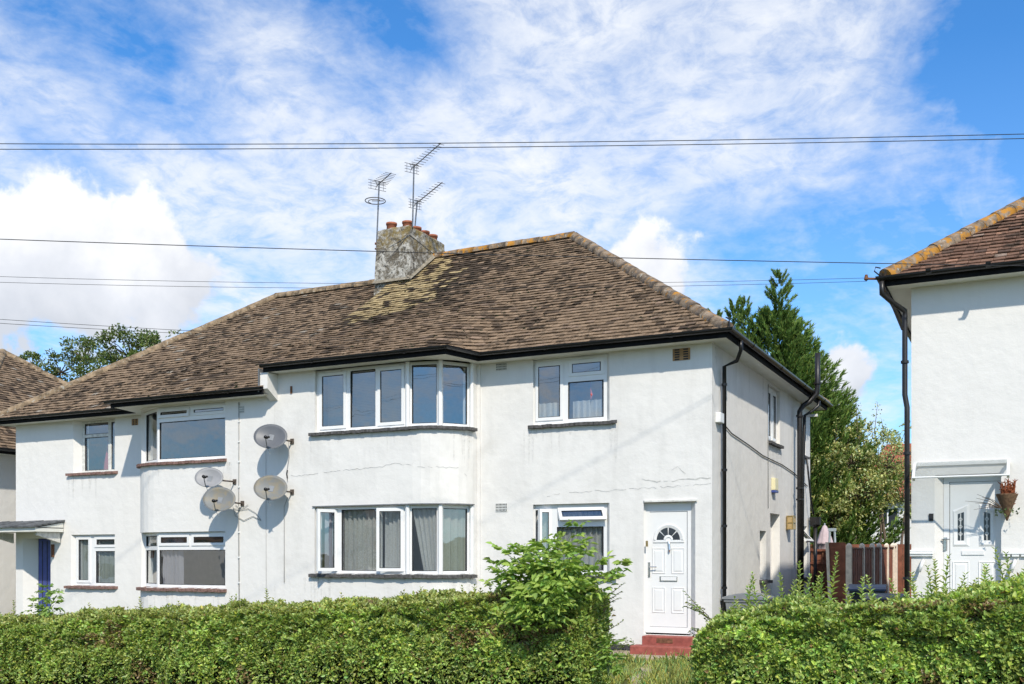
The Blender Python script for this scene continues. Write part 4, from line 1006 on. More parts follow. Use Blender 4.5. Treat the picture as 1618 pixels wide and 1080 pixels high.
# hanging cone basket with dried plant
hb = thing('hanging_basket', (4.42, -.16, 1.95), 'cone-shaped wicker wall basket with rusty red dried plant beside white door', 'basket')
m = MB(); m.lathe((4.42, -.16, 1.95+.20), [(.012, 0), (.05, .12), (.10, .26), (.145, .37), (.15, .39), (.135, .385)], 14); m.build('cone', 'wicker', hb, True)
m = MB()
for i in range(44):
    an = random.uniform(0, 6.28); r = random.uniform(0, .05); h = random.uniform(.22, .46); b = Vector((4.42+r*math.cos(an), -.16+r*math.sin(an), 2.32))
    tip = b+Vector((math.cos(an)*.08*random.random(), math.sin(an)*.05, h)); m.tube([b, (b+tip)/2+Vector((.01, 0, 0)), tip], [.010, .016, .003], 5)
    for k in range(9): q = b.lerp(tip, .2+.085*k); m.tube([q, q+Vector((random.uniform(-.07, .07), random.uniform(-.05, .05), random.uniform(.0, .06)))], [.012, .002], 4)
m.build('dried_plume', 'dried_red', hb)
m = MB()
for i in range(9):
    b = Vector((4.36, -.2, 2.33)); e = Vector((-random.uniform(.2, .50), random.uniform(-.12, .02), random.uniform(-.02, .22))); m.tube([b, b+e*.5+Vector((0, 0, .03)), b+e], [.006, .004, .002], 4)
m.build('dry_twigs', 'twig', hb)
m = MB()
for i in range(40):
    an = random.uniform(0, 6.28); c = Vector((4.42+.15*math.cos(an), -.16+.13*math.sin(an), 2.33-random.random()**2*.12)); s = .03
    m.add([c, c+Vector((s*random.uniform(-1, 1), -s, s*.4)), c+Vector((s*random.uniform(-1, 1), -.5*s, -s)), c+Vector((-s*.5, .3*s, -s*.6))], ((0, 1, 2, 3),))
m.build('trailing_leaves', 'stem_green', hb)
m = MB(); m.tube([(4.42, -.002, 2.48), (4.42, -.16, 2.36)], .006, 5); m.box(4.40, 4.44, -.02, -.001, 2.3, 2.5); m.build('hook', 'black_iron', hb)

# house further down the street (left): side slope of its hipped roof shows
FE = 4.34; FX0 = -18.75
HF = thing('neighbouring_house', (FX0-4, 4.3, gz(FX0-4)), 'white house partly hidden behind the felted porch, brown hipped roof', 'house')
pF = Path([(FX0-17, 0), (FX0, 0), (FX0, 8.6), (FX0-17, 8.6)])
wall_mesh(pF, -2., FE-.1, []).build('wall', ['render_clean', 'interior'], HF)
FRZ = FE+4.72*PITCH
m = MB(); m.add([(FX0-17.4, -.45, FE), (FX0+.45, -.45, FE), (FX0+.45, 9.05, FE), (FX0-17.4, 9.05, FE), (FX0-4.3, 4.3, FRZ), (FX0-13, 4.3, FRZ)], ((0, 1, 4, 5), (1, 2, 4), (2, 3, 5, 4), (3, 0, 5))); rf = m.build('roof', 'roof_deck', HF)
rowsF = []; z = FE-.02
while z < FRZ-.03: rowsF.append(z); z += .08
rowsF.append(FRZ)
tiled_face(HF, rf, lambda y, z: (FX0+.45-(z-FE)/PITCH, y, z), rowsF, lambda z: (-.45+(z-FE)/PITCH, 9.05-(z-FE)/PITCH), left_tile_colour, .165, 300)
ridge_tiles(HF, rf, (FX0+.45, -.45, FE+.05), (FX0-4.3, 4.3, FRZ+.07), 'ridge_tile_plain'); ridge_tiles(HF, rf, (FX0+.45, 9.05, FE+.05), (FX0-4.3, 4.3, FRZ+.07), 'ridge_tile_plain')
ef = [(FX0-17.4, -.45), (FX0+.45, -.45), (FX0+.45, 9.05)]; zs = FE-.115
m = MB(); sweep(m, ef, [(-.018, zs-.012), (.004, zs-.012), (.004, zs+.13), (-.018, zs+.13)]); m.build('fascia', 'fascia_black', HF)
m = MB(); sweep(m, ef, [(.005, zs+.06), (.06, zs+.05), (.12, zs+.08), (.125, zs+.13), (.005, zs+.13)]); m.build('gutter', 'black_plastic', HF)
m = MB(); m.quad((FX0-.1, -.45, zs), (FX0+.45, -.45, zs), (FX0+.45, 9.05, zs), (FX0-.1, 9.05, zs)); m.quad((FX0-17, -.45, zs), (FX0-.1, -.45, zs), (FX0-.1, .1, zs), (FX0-17, .1, zs)); m.build('soffit', 'soffit_paint', HF)

# ---------------------------------------------------------------- curtains and blinds behind the glass
cu = lambda px: PR.s_of_x(on_y(px, 0, -DB).x)
curtain('net_curtain', T, cu(536), cu(597), 1.36, 2.53, -.18, 'net_white', 'white net curtain in wide middle pane of lower bay, right-hand house', 8, seed=1)
curtain('net_curtain', T, cu(600), cu(640), 1.36, 2.53, -.18, 'net_white', 'white net curtain behind ajar casement of lower bay, right-hand house', 6, seed=2)
curtain('curtain', T, cu(505), cu(535), 1.36, 2.53, -.2, 'curtain_lilac', 'lilac curtain behind wide-open end casement of lower bay', 4, seed=3)
p0, p1 = PIN[1], PIN[2]; dd = (p1-p0); l1 = dd.length; dd.normalize(); nn_ = Vector((dd.y, -dd.x)); TC1 = lambda u, w_, v: (p0.x+dd.x*u+nn_.x*w_, p0.y+dd.y*u+nn_.y*w_, v)
q0, q1 = PIN[2], PIN[3]; de = (q1-q0); l2 = de.length; de.normalize(); ne = Vector((de.y, -de.x)); TC2 = lambda u, w_, v: (q0.x+de.x*u+ne.x*w_, q0.y+de.y*u+ne.y*w_, v)
curtain('net_curtain', TC1, .06, l1-.06, 1.36, 2.53, -.16, 'net_white', 'white net curtain swept aside in front canted pane of lower bay', 5, gather=(.45, 1.), seed=4)
curtain('net_curtain', TC2, .04, l2-.08, 1.36, 2.53, -.17, 'curtain_pale', 'pale straight curtain in end canted pane of lower bay', 4, seed=5)
curtain('net_curtain', T, fx(-3.24), fx(-2.85), 1.36, 2.52, -.18, 'net_white', 'net curtain behind open side casement next to front door', 5, seed=6)
curtain('net_curtain', T, fx(-2.78), fx(-1.86), 1.36, 2.52, -.18, 'net_white', 'net curtain beneath tilted-open top light next to front door', 9, seed=7)
curtain('half_curtain', T, fx(-3.22), fx(-2.66), 4.03, 4.40, -.17, 'curtain_white', 'short white half curtain in upper casement above the door side', 5, .035, seed=8)
curtain('half_curtain', T, fx(-2.42), fx(-1.86), 4.03, 4.40, -.17, 'curtain_white', 'short white half curtain in large upper pane above the door side', 5, .035, seed=9)
cl = lambda x: PLf.s_of_x(2*PARTY-x)
curtain('curtain', TL, cl(-11.0), cl(-11.56), 1.02, 2.1, -.18, 'curtain_lilac', 'lilac curtain drawn half across large pane, left-hand house', 5, seed=10)
curtain('curtain', TL, lx(-13.74), lx(-14.46), 1.02, 2.05, -.17, 'curtain_pale', 'pale green curtain under top light near porch canopy', 5, .02, seed=11)
curtain('curtain', TL, lx(-14.56), lx(-15.02), 1.02, 2.1, -.17, 'curtain_pale', 'pale green curtain in tall narrow casement near porch canopy', 4, .02, seed=12)
for i, (a, b, TT, lab) in enumerate(((cu(504), cu(638), T, 'grey slatted blind behind flat panes of upper bay'),)):
    m = MB(); z = 4.06
    while z < 5.12:
        m.add([TT(a, -.30, z), TT(b, -.30, z), TT(b, -.275, z+.020), TT(a, -.275, z+.020)], ((0, 1, 2, 3),)); z += .030
    bl = m.build('slatted_blind', 'blind'); tag(bl, lab, 'blind')
m = MB(); c = Vector(T(fx(-2.10), -.12, 4.42)); m.tube([c, c+Vector((0, 0, .3))], .003, 4); m.tube([c+Vector((.0, 0, -.02)), c+Vector((.02, 0, .06)), c+Vector((0, 0, .16))], [.006, .028, .006], 6); o = m.build('window_ornament', 'screen_red'); tag(o, 'small red ornament hanging in upper window above the door side', 'ornament')
m = MB(); c = Vector(TL(lx(-14.55), -.32, 3.60)); m.lathe(c, [(.10, 0), (.08, .2), (.04, .45), (.015, .62), (.0, .75)], 8); o = m.build('red_ornament', 'screen_red', None, True); tag(o, 'tall red cone standing behind old timber window', 'ornament')

# ---------------------------------------------------------------- satellite dishes and aerials
def dish(px, py, mat, label, wall_x, az=22, el=20, wd=.33, ht=.255, off=.36):
    c = on_y(px, py, -DB-off); root = thing('satellite_dish', (wall_x, -DB, c.z-.05), label, 'satellite dish', 'satellite dishes on the white wall')
    n = Vector((math.sin(R(az))*math.cos(R(el)), -math.cos(R(az))*math.cos(R(el)), math.sin(R(el)))); u = Vector((0, 0, 1)).cross(n).normalized(); v = n.cross(u)
    ca, sa = math.cos(R(-9)), math.sin(R(-9)); u, v = u*ca+v*sa, v*ca-u*sa
    m = MB(); N = 32; rings = 6; vs = []; fs = []
    for side, dd_ in ((0, .0), (1, -.008)):
        for k in range(rings+1):
            r = k/rings
            for j in range(N): a_ = 2*math.pi*j/N; vs.append(c+u*(wd*r*math.cos(a_))+v*(ht*r*math.sin(a_))+n*(.062*(r*r)-.03+dd_))
    S = (rings+1)*N
    for side in (0, 1):
        for k in range(rings):
            for j in range(N): q = (side*S+k*N+j, side*S+k*N+(j+1) % N, side*S+(k+1)*N+(j+1) % N, side*S+(k+1)*N+j); fs.append(q if not side else q[::-1])
    for j in range(N): fs.append((rings*N+j, rings*N+(j+1) % N, S+rings*N+(j+1) % N, S+rings*N+j))
    m.add(vs, fs); m.build('reflector', mat, root, True)
    m = MB(); m.tube([c+u*wd*math.cos(2*math.pi*j/N)+v*ht*math.sin(2*math.pi*j/N)+n*.028 for j in range(N+1)], .005, 5, False); m.build('rim', 'grey_plastic', root, True)
    b = c-v*ht*.90+n*.0; e = c-v*ht*.62+n*.30+u*.03; m = MB(); m.tube([b-n*.04, b+n*.05-v*.01, e], .010, 6); m.build('arm', 'grey_plastic', root)
    m = MB(); m.tube([e+n*.02, e-n*.05+v*.025], [.032, .026], 10); m.tube([e-n*.05+v*.025, e-n*.075+v*.037], [.03, .022], 10); m.tube([e+n*.01+u*.03, e-n*.05+v*.04+u*.04], .022, 8); m.build('receiver', 'black_plastic', root, True)
    back = c-n*.05; wallp = Vector((wall_x, -DB, c.z-.06)); m = MB(); knee = Vector((wall_x, -DB-.16, c.z-.06)); m.tube([wallp, knee, back], .018, 6); m.box(wall_x-.04, wall_x+.04, -DB-.02, -DB, c.z-.11, c.z-.01); m.build('wall_bracket', 'old_bracket', root)
    m = MB(); m.box(-.05, .05, -.03, .03, -.06, .06, T=lambda x, y, z: tuple(back-n*.0+u*x+n*y+v*z)); m.build('mount_box', 'grey_plastic', root)
    m = MB(); q = b+n*.02; m.tube([q, q+Vector((.02, 0, -.06)), q+Vector((.05, .03, -.13))], .005, 5); m.build('lead_wire', 'cable_grey', root)
    return root, c
dish(428, 690, 'dish_grey', 'dark grey satellite dish, highest on the wall, level with upper windows', -8.02)
dish(428, 771, 'dish_weathered', 'pale satellite dish straight below the dark grey one', -8.02)
dish(331, 755, 'dish_pale', 'clean light grey satellite dish overlapping a stained one', -9.45, wd=.29, ht=.215, el=24)
dish(347, 789, 'dish_weathered', 'brown-stained satellite dish tucked under a light grey dish', -9.25, off=.44)
w1 = lambda pts: [tuple(on_y(px, py, -DB-.02)) for px, py in pts]
cable(HR, w1([(456, 695), (457, 720), (453, 745), (454, 760)]), .006); cable(HR, w1([(454, 742), (453, 748), (454, 755)]), .012, 'cable_black'); cable(HR, w1([(455, 785), (449, 800), (449, 870), (449, 920)]), .006)
cable(HL, w1([(368, 800), (372, 815), (385, 822), (400, 815), (412, 822)]), .006); cable(HL, w1([(368, 803), (380, 805), (392, 803), (404, 810), (412, 821)]), .005); cable(HL, w1([(372, 798), (382, 803), (392, 797)]), .005)

camr = Vector((CT, ST, 0)); camf = Vector((-ST, CT, 0))
def yagi(root, base, boom, n, el, grid=True):
    d = (camr*.55-camf*.83).normalized(); s = Vector((-d.y, d.x, 0)); d = (d+Vector((0, 0, .10))).normalized()
    m = MB(); m.tube([base-d*.12, base+d*boom], .011, 6); m.build('boom', 'aerial_metal', root)
    for i in range(n):
        q = base+d*(boom*(i+.6)/n); L = el*(1-.35*i/n); m = MB(); m.tube([q-s*L, q+s*L], .006, 5); m.build('element', 'aerial_metal', root)
    m = MB(); b = base-d*.10
    for k in (-1, 1):
        for h in (.03, .10): m.tube([b+Vector((0, 0, k*h))-s*el*1.15, b+Vector((0, 0, k*h))+s*el*1.15], .006, 5)
        m.tube([b, b+Vector((0, 0, k*.10))-s*.05], .006, 5)
        m.tube([b+Vector((0, 0, -.1))+s*k*el*.8, b+Vector((0, 0, .1))+s*k*el*.8], .005, 5)
    q = base+d*.06; m.tube([q-s*el*.5+Vector((0, 0, .03)), q+s*el*.5+Vector((0, 0, .03)), q+s*el*.5-Vector((0, 0, .03)), q-s*el*.5-Vector((0, 0, .03)), q-s*el*.5+Vector((0, 0, .03))], .006, 5); m.build('reflector_grid', 'aerial_metal', root)
dA, dB, dC = 24.1, 23.7, 24.3
for (px0, py0, px1, py1, dep, boom, n, el, lab) in ((595, 388, 599, 290, dA, .62, 8, .20, 'slim aerial with ring antenna strapped to the chimney side'), (652, 352, 654, 263, dB, 1.25, 11, .16, 'tallest television aerial above the chimney pots'), (656, 354, 659, 320, dC, 1.2, 10, .15, 'short television aerial beside the tallest aerial mast')):
    a_, b_ = at_depth(px0, py0, dep), at_depth(px1, py1, dep); root = thing('television_aerial', a_, lab, 'aerial', 'aerials on the chimney')
    m = MB(); m.tube([a_-(b_-a_).normalized()*.1, b_+(b_-a_).normalized()*.04], .018, 7); m.build('mast', 'aerial_metal', root); yagi(root, b_, boom, n, el)
    if 'ring' in lab:
        c = at_depth(593, 317, dep); m = MB(); m.tube([c+camr*.235*math.cos(t)+camf*.235*math.sin(t) for t in [i*6.1/24 for i in range(25)]], .011, 6); m.tube([c+camr*.16*math.cos(t)+camf*.16*math.sin(t)-Vector((0, 0, .02)) for t in [2.4+i*3.2/12 for i in range(13)]], .009, 6); m.tube([c-camr*.08, c+camr*.2], .010, 6); m.build('ring_antenna', 'aerial_metal', root)
        m = MB(); q = a_+Vector((0, 0, .05)); m.tube([q-camr*.04, q+camr*.14], .028, 6); m.tube([q+Vector((0, 0, -.12))-camr*.04, q+Vector((0, 0, -.12))+camr*.10], .02, 6); m.build('strap_bracket', 'rust', root)

# things fixed to the side wall
b = on_x(1220, 768, 0.); al = thing('alarm_box', (0, 4.55, 2.94), 'cream alarm box with blue base on the side wall', 'alarm box')
m = MB(); m.box(.0, .085, 4.42, 4.70, 2.99, 3.24); m.build('cover', 'cream_plastic', al, bevel=.01); m = MB(); m.box(.0, .09, 4.42, 4.70, 2.94, 2.988); m.build('base', 'navy_plastic', al, bevel=.008)
ln = thing('wall_lantern', (0, 5.95, 2.2), 'square brass wall lantern beside the side door', 'lantern')
m = MB(); m.box(.03, .15, 5.85, 6.08, 2.24, 2.50); m.build('glass', 'amber_glass', ln)
m = MB()
for (xx, yy) in ((.03, 5.85), (.15, 5.85), (.03, 6.08), (.15, 6.08)): m.box(xx-.012, xx+.012, yy-.012, yy+.012, 2.22, 2.52)
for zz in (2.22, 2.36, 2.50): m.box(.016, .164, 5.836, 6.094, zz, zz+.02)
m.build('cage', 'brass', ln); m = MB(); m.box(.0, .03, 5.9, 6.03, 2.25, 2.5); m.build('back_plate', 'brass', ln)

# ---------------------------------------------------------------- overhead lines
def wire(pts, sag, r, label, group=None):
    a, b = Vector(pts[0]), Vector(pts[1]); n = 28; m = MB(); c = (a+b)/2
    m.tube([a.lerp(b, i/n)+Vector((0, 0, -sag*4*(i/n)*(1-i/n)))-c for i in range(n+1)], r, 5); o = m.build('overhead_wire', 'cable_black', None, True); o.location = c; return tag(o, label, 'wire', group)
wire((at_depth(-700, 219, 9), at_depth(2300, 191, 9)), 0.11, .0036, 'black overhead cable, upper of a close pair high above the chimney aerials')
wire((at_depth(-700, 231, 9), at_depth(2300, 200, 9)), 0.09, .0036, 'black overhead cable, lower of a close pair high above the chimney aerials')
brk = Vector((2.51, -.42, NE+.01))
wire((at_depth(-700, 349, 10), at_depth(2000, 425, 10)), .07, .0042, 'single overhead cable crossing in front of the chimney')
wire((at_depth(-700, 404, 15), brk), .22, .0032, 'overhead cable running to neighbour eaves bracket, upper of two')
wire((at_depth(-700, 415, 15), brk+Vector((0, 0, -.05))), .22, .0032, 'overhead cable running to neighbour eaves bracket, lower of two')
ea = Vector((-12.0, -DB-.42, EAVE+STEP+.15)); 
wire((at_depth(-700, 446, 17), at_depth(640, 537, 20.2)), .12, .0045, 'low overhead cable sloping down to the left-hand house roof, upper of two')
wire((at_depth(-700, 456, 17), at_depth(640, 540, 20.2)), .12, .0045, 'low overhead cable sloping down to the left-hand house roof, lower of two')

# ---------------------------------------------------------------- ground
def sheet_ground(name, x0, x1, y0, y1, dz, mat, nx_=40, ny_=4, bumpy=0.):
    m = MB(); grid = []
    for j in range(ny_+1):
        y = y0+(y1-y0)*j/ny_; grid.append([(x, y, gz(x)+dz+(bumpy*(hash_noise(x*1.7, y*1.7, 2)-.5) if bumpy else 0)) for x in [x0+(x1-x0)*i/nx_ for i in range(nx_+1)]])
    sheet(m, grid); o = m.build(name, mat); o['kind'] = 'structure'; return o
m = MB(); xs = [-900, -300, -100, -45, -30, -20, -14, -10, -7, -4, -2, 0, 2, 4, 7, 10, 14, 40, 100, 300, 900]; ys = [-900, -300, -100, -40, -22, -16, -12, -8, -5, -2, 0, 4, 9, 16, 30, 60, 120, 400, 1200]
sheet(m, [[(x, y, gz(x)-.02) for x in xs] for y in ys]); o = m.build('ground', 'lawn'); o['kind'] = 'structure'
sheet_ground('pavement', -60, 40, -10.0, -7.6, .01, 'paving'); sheet_ground('road', -60, 40, -17.2, -10.25, -.09+.04, 'asphalt'); sheet_ground('far_pavement', -60, 40, -19.6, -17.4, .01, 'paving')
m = MB(); sweep(m, [(x, -10.12) for x in range(-60, 41, 5)], [(-.07, -.1), (-.07, .03), (.07, .03), (.07, -.1)], zf=gz); o = m.build('kerb', 'kerb'); o['kind'] = 'structure'
m = MB(); m.add([(-1.75, -1.25, .012), (.15, -1.2, .016), (.25, -.02, .02), (-1.7, -.02, .012), (-1.75, -1.25, -.1), (.15, -1.2, -.1)], ((0, 1, 2, 3), (4, 5, 1, 0))); o = m.build('garden_path', 'concrete_path'); o['kind'] = 'structure'
m = MB(); grid = []
for j in range(13):
    t = j/12; y = -1.28-t*6.0; xc = -.55+1.55*t; wd_ = .13+.04*math.sin(j*1.7); grid.append([(xc-wd_+.04*math.sin(j*2.3), y, gz(xc)-.006), (xc+wd_+.05*math.cos(j*1.9), y, gz(xc)-.006)])
sheet(m, grid); o = m.build('worn_path', 'concrete_path'); o['kind'] = 'structure'

# ---------------------------------------------------------------- foliage
def np_mesh(name, V, Q, colr, mat, parent=None, org=(0, 0, 0), kind=None):
    """V (n,3), Q (m,k) quads, colr (n,3)"""
    me = bpy.data.meshes.new(name); n = len(V); mq = len(Q); k = Q.shape[1]
    me.vertices.add(n); me.vertices.foreach_set('co', (V-np.array(org)).astype(np.float32).ravel())
    me.loops.add(mq*k); me.loops.foreach_set('vertex_index', Q.astype(np.int32).ravel())
    me.polygons.add(mq); me.polygons.foreach_set('loop_start', np.arange(0, mq*k, k, dtype=np.int32)); me.update(calc_edges=True)
    a = me.attributes.new('tint', 'FLOAT_COLOR', 'POINT'); a.data.foreach_set('color', np.hstack([colr, np.ones((n, 1))]).astype(np.float32).ravel())
    me.materials.append(MATS[mat]); me.validate(); o = bpy.data.objects.new(name, me); col.objects.link(o)
    if parent is not None: o.parent = parent
    if kind: o['kind'] = kind
    return o
def unit(v): return v/np.maximum(1e-9, np.linalg.norm(v, axis=-1, keepdims=True))
def leaves(C, A, N, L, W, K, fold=.25, curl=.15):
    """pointed leaves with a folded midrib: C base, A axis, N face normal, L length, W width, K colour"""
    n = len(C); A = unit(A); S = unit(np.cross(A, N)); N = np.cross(S, A); L = L[:, None]; W = W[:, None]
    p0 = C; p3 = C+A*L-N*L*curl; m = C+A*L*.42
    l = m-S*W*.5+N*W*fold; r = m+S*W*.5+N*W*fold; l2 = C+A*L*.75-S*W*.34+N*(W*fold*.6-L*curl*.5); r2 = C+A*L*.75+S*W*.34+N*(W*fold*.6-L*curl*.5)
    V = np.stack([p0, l, l2, p3, r2, r], 1).reshape(-1, 3); b = np.arange(n)[:, None]*6
    Q = np.concatenate([b+np.array([[0, 3, 2, 1]]), b+np.array([[0, 5, 4, 3]])], 1).reshape(-1, 4)
    return V, Q, np.repeat(K, 6, 0)
def vary(base, n, s=.25, hue=.12):
    k = rng.normal(1, s, (n, 1)).clip(.35, 1.9); h = rng.normal(0, hue, (n, 1)); b = np.array(base)[None]
    return (b*k*np.hstack([1+h, 1+0*h, 1-h*.4])).clip(.004, .6)
def rand_dir(n): return unit(rng.normal(size=(n, 3)))
def merge(parts):
    V = []; Q = []; K = []; o = 0
    for v, q, k in parts: V.append(v); Q.append(q+o); K.append(k); o += len(v)
    return np.concatenate(V), np.concatenate(Q), np.concatenate(K)
def vnoise(x, y, s):
    x = np.asarray(x); y = np.asarray(y)
    def h(i, j): return np.modf(np.abs(np.sin(i*127.1+j*311.7+s*17.3)*43758.5453))[0]
    i, j = np.floor(x), np.floor(y); fx_, fy_ = x-i, y-j; fx_ = fx_*fx_*(3-2*fx_); fy_ = fy_*fy_*(3-2*fy_)
    return (h(i, j)*(1-fx_)+h(i+1, j)*fx_)*(1-fy_)+(h(i, j+1)*(1-fx_)+h(i+1, j+1)*fx_)*fy_

def shoot(base, h, lean, lsize, base_col, parts, stems, pairs=None):
    """an upright privet shoot: opposite pairs of leaves on a thin stem"""
    base = np.array(base); tip = base+np.array([lean[0], lean[1], h]); n = pairs or max(5, int(h/.030)); t = np.linspace(.12, 1, n)
    bend = np.array([lean[1], -lean[0], 0])*.3
    P = base+(tip-base)*t[:, None]+bend*(t*(1-t))[:, None]; C = np.repeat(P, 2, 0); an = np.arange(n)*1.57+rng.uniform(0, 6); an = np.stack([an, an+math.pi], 1).ravel()+rng.normal(0, .25, 2*n)
    up = np.repeat(.35+.9*t, 2); A = np.stack([np.cos(an), np.sin(an), up], 1); N = np.stack([-np.cos(an)*up, -np.sin(an)*up, np.ones(2*n)], 1)
    sz = lsize*np.repeat(1.15-.6*t, 2)*rng.uniform(.75, 1.2, 2*n)
    parts.append(leaves(C, A, N, sz, sz*.5, vary(base_col, 2*n, .2)))
    stems.tube([tuple(base-np.array([0, 0, .1])), tuple(base+(tip-base)*.5+bend*.25), tuple(tip)], [.005, .004, .002], 4, False)

def hedge(name, label, x0, x1, yf, yb, top, nleaf, base_col, top_col, shoots, end_round=.18, seed=1, lsize=.046):
    """clipped hedge: lumpy shell of leaves round a dark twiggy core. top(x) -> height of its top"""
    root = thing(name, ((x0+x1)/2, (yf+yb)/2, gz((x0+x1)/2)), label, 'hedge', None); org = np.array(root.location)
    ym, hw = (yf+yb)/2, (yb-yf)/2
    def shell(x, a, inset):
        """a: 0 front foot .. 1 top centre .. 2 back foot: superellipse section"""
        th = (a-1)*math.pi/2; zt = top(x); zb = np.vectorize(gz)(x)
        c, s = np.cos(th), np.sin(th); e = .42; r = np.sign(s)*np.abs(s)**e; q = np.abs(c)**e
        endk = np.minimum(np.minimum((x-x0), (x1-x))/end_round, 1).clip(0, 1); endk = np.sqrt(1-(1-endk)**2)
        lump = .12*(vnoise(x*2.4, a*3.1, seed)-.5)+.13*(vnoise(x*6.5, a*8, seed+2)-.5)+.08*(vnoise(x*14, a*17, seed+3)-.5)
        w_ = (hw+lump-inset)*(.35+.65*endk); y = ym+r*w_; z = zb+(zt-zb-inset+lump*.8)*q*(.80+.20*endk)
        return np.stack([x, y, z], 1)
    # core
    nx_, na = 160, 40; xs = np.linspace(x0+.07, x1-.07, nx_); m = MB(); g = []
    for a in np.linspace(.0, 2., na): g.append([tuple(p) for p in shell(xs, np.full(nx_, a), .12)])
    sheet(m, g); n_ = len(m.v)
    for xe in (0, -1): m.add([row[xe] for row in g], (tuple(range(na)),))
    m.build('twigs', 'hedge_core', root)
    # leaves
    x = rng.uniform(x0, x1, nleaf); a = rng.choice([0, 1, 2], nleaf, p=[.62, .33, .05])
    a = np.where(a == 0, rng.uniform(.0, .72, nleaf), np.where(a == 1, rng.uniform(.62, 1.4, nleaf), rng.uniform(1.4, 1.95, nleaf)))
    ins = rng.exponential(.032, nleaf)-.02; hole = vnoise(x*3.3, a*5, seed+5); ins = ins+np.where(hole > .72, .07, 0); hole2 = vnoise(x*8.5, a*11, seed+6); ins = ins+np.where(hole2 > .78, .04, 0)
    P = shell(x, a, ins); P2 = shell(x, a+.01, ins); e = .01; Pn = P-np.stack([x, np.full(nleaf, ym), P[:, 2]*.35+.1], 1); out = unit(np.stack([np.zeros(nleaf), np.sin((a-1)*math.pi/2), np.cos((a-1)*math.pi/2)], 1))
    A = unit(out*.55+rand_dir(nleaf)*.8+np.array([0, 0, .45])); N = unit(out*.8+rand_dir(nleaf)*.75+np.array([0, 0, .3])); L = lsize*rng.uniform(.45, 1.5, nleaf)
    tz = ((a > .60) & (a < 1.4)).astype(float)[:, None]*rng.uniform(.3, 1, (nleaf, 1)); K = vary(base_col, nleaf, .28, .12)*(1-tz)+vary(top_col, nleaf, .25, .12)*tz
    patch = (vnoise(x*1.3, a*2.2, seed+9) > .62)[:, None]*.25; K = K*(1+patch)
    u_ = rng.random((nleaf, 1)); K = np.where(u_ < .025, np.array([[.30, .19, .09]])*rng.uniform(.6, 1.3, (nleaf, 1)), K); K = np.where((u_ > .92), K*np.array([[1.25, 1.25, .9]]), K); K = np.where((u_ > .025) & (u_ < .16), K*.65, K)
    dead = (vnoise(x*2.1, a*4.2, seed+31) > .86)[:, None] & (rng.random((nleaf, 1)) < .45); K = np.where(dead, np.array([[.30, .21, .10]])*rng.uniform(.6, 1.2, (nleaf, 1)), K)
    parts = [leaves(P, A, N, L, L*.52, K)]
    # end faces
    ne_ = int(nleaf*.055)
    for xe, sg in ((x0, -1), (x1, 1)):
        xx = np.full(ne_, xe)+(-sg)*np.abs(rng.normal(0, .05, ne_))-sg*.02; yy = ym+rng.uniform(-hw*.9, hw*.9, ne_); zb = gz(xe); zz = zb+rng.uniform(0, 1, ne_)*(float(top(np.array([xe]))[0])-zb)*.94
        P = np.stack([xx-sg*.08*(np.abs(yy-ym)/hw)**2, yy, zz], 1); o_ = np.tile([[sg, 0, .2]], (ne_, 1)); L = lsize*rng.uniform(.6, 1.25, ne_)
        parts.append(leaves(P, unit(o_*.5+rand_dir(ne_)*.8+np.array([0, 0, .4])), unit(o_+rand_dir(ne_)*.7), L, L*.52, vary(base_col, ne_, .28)))
    tw = MB()
    for i in range(260):
        xx = np.array([rng.uniform(x0+.1, x1-.1)]); aa = np.array([rng.uniform(.05, 1.2)]); p_ = shell(xx, aa, .10)[0]; q_ = shell(xx+rng.normal(0, .08), aa+rng.normal(.05, .06), rng.uniform(-.05, .0))[0]
        tw.tube([tuple(p_), tuple((p_+q_)/2+rng.normal(0, .015, 3)), tuple(q_)], [.006, .004, .002], 4, False)
    tw.build('bare_twigs', 'twig', root, kind='stuff')
    sp = []; st = MB()
    for (sx_, dy, h, lx_, ly_) in shoots: shoot((sx_, ym+dy, float(top(np.array([sx_]))[0])-.06), h, (lx_, ly_), lsize*1.6, top_col, sp, st)
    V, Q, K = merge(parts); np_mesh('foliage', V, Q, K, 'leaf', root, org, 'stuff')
    if sp: V, Q, K = merge(sp); np_mesh('shoots', V, Q, K, 'leaf', root, org, 'stuff'); st.build('shoot_stems', 'stem_green', root, kind='stuff')
    return root

HYF, HYB = -6.05, -5.05
def topL(x):
    x = np.asarray(x, float); base = np.interp(x, [-13, -10.3, -7, -4.2, -2.4, -1.0, .35], [.46, .60, .79, .93, 1.06, 1.15, 1.23]); return base+.05*(vnoise(x*1.9, x*0+3, 4)-.5)+.03*(vnoise(x*5.5, x*0+7, 6)-.5)
def topR(x):
    x = np.asarray(x, float); return np.interp(x, [1.5, 1.85, 2.6, 3.4, 4.2, 5.2, 9], [.80, 1.02, 1.08, 1.10, 1.24, 1.42, 1.5])+.06*(vnoise(x*2.1, x*0+3, 14)-.5)
shL = []
for px, h in ((363, .13), (398, .12), (418, .30), (436, .20), (447, .18), (183, .16), (190, .15), (315, .12), (320, .10), (545, .16), (555, .17), (695, .16), (730, .13), (752, .22), (760, .18), (785, .2), (610, .1), (480, .08), (505, .1), (300, .09), (670, .11), (715, .12), (150, .09), (125, .12), (107, .13)):
    p = on_y(px, 900, -5.5); shL.append((p.x, random.uniform(-.2, .2), h*random.uniform(.8, 1.0), random.uniform(-.04, .04), random.uniform(-.02, .02)))
for i in range(190): shL.append((random.uniform(-10.8, .1), random.uniform(-.4, .3), random.gammavariate(3, .028)+.02, random.uniform(-.05, .05), random.uniform(-.05, .03)))
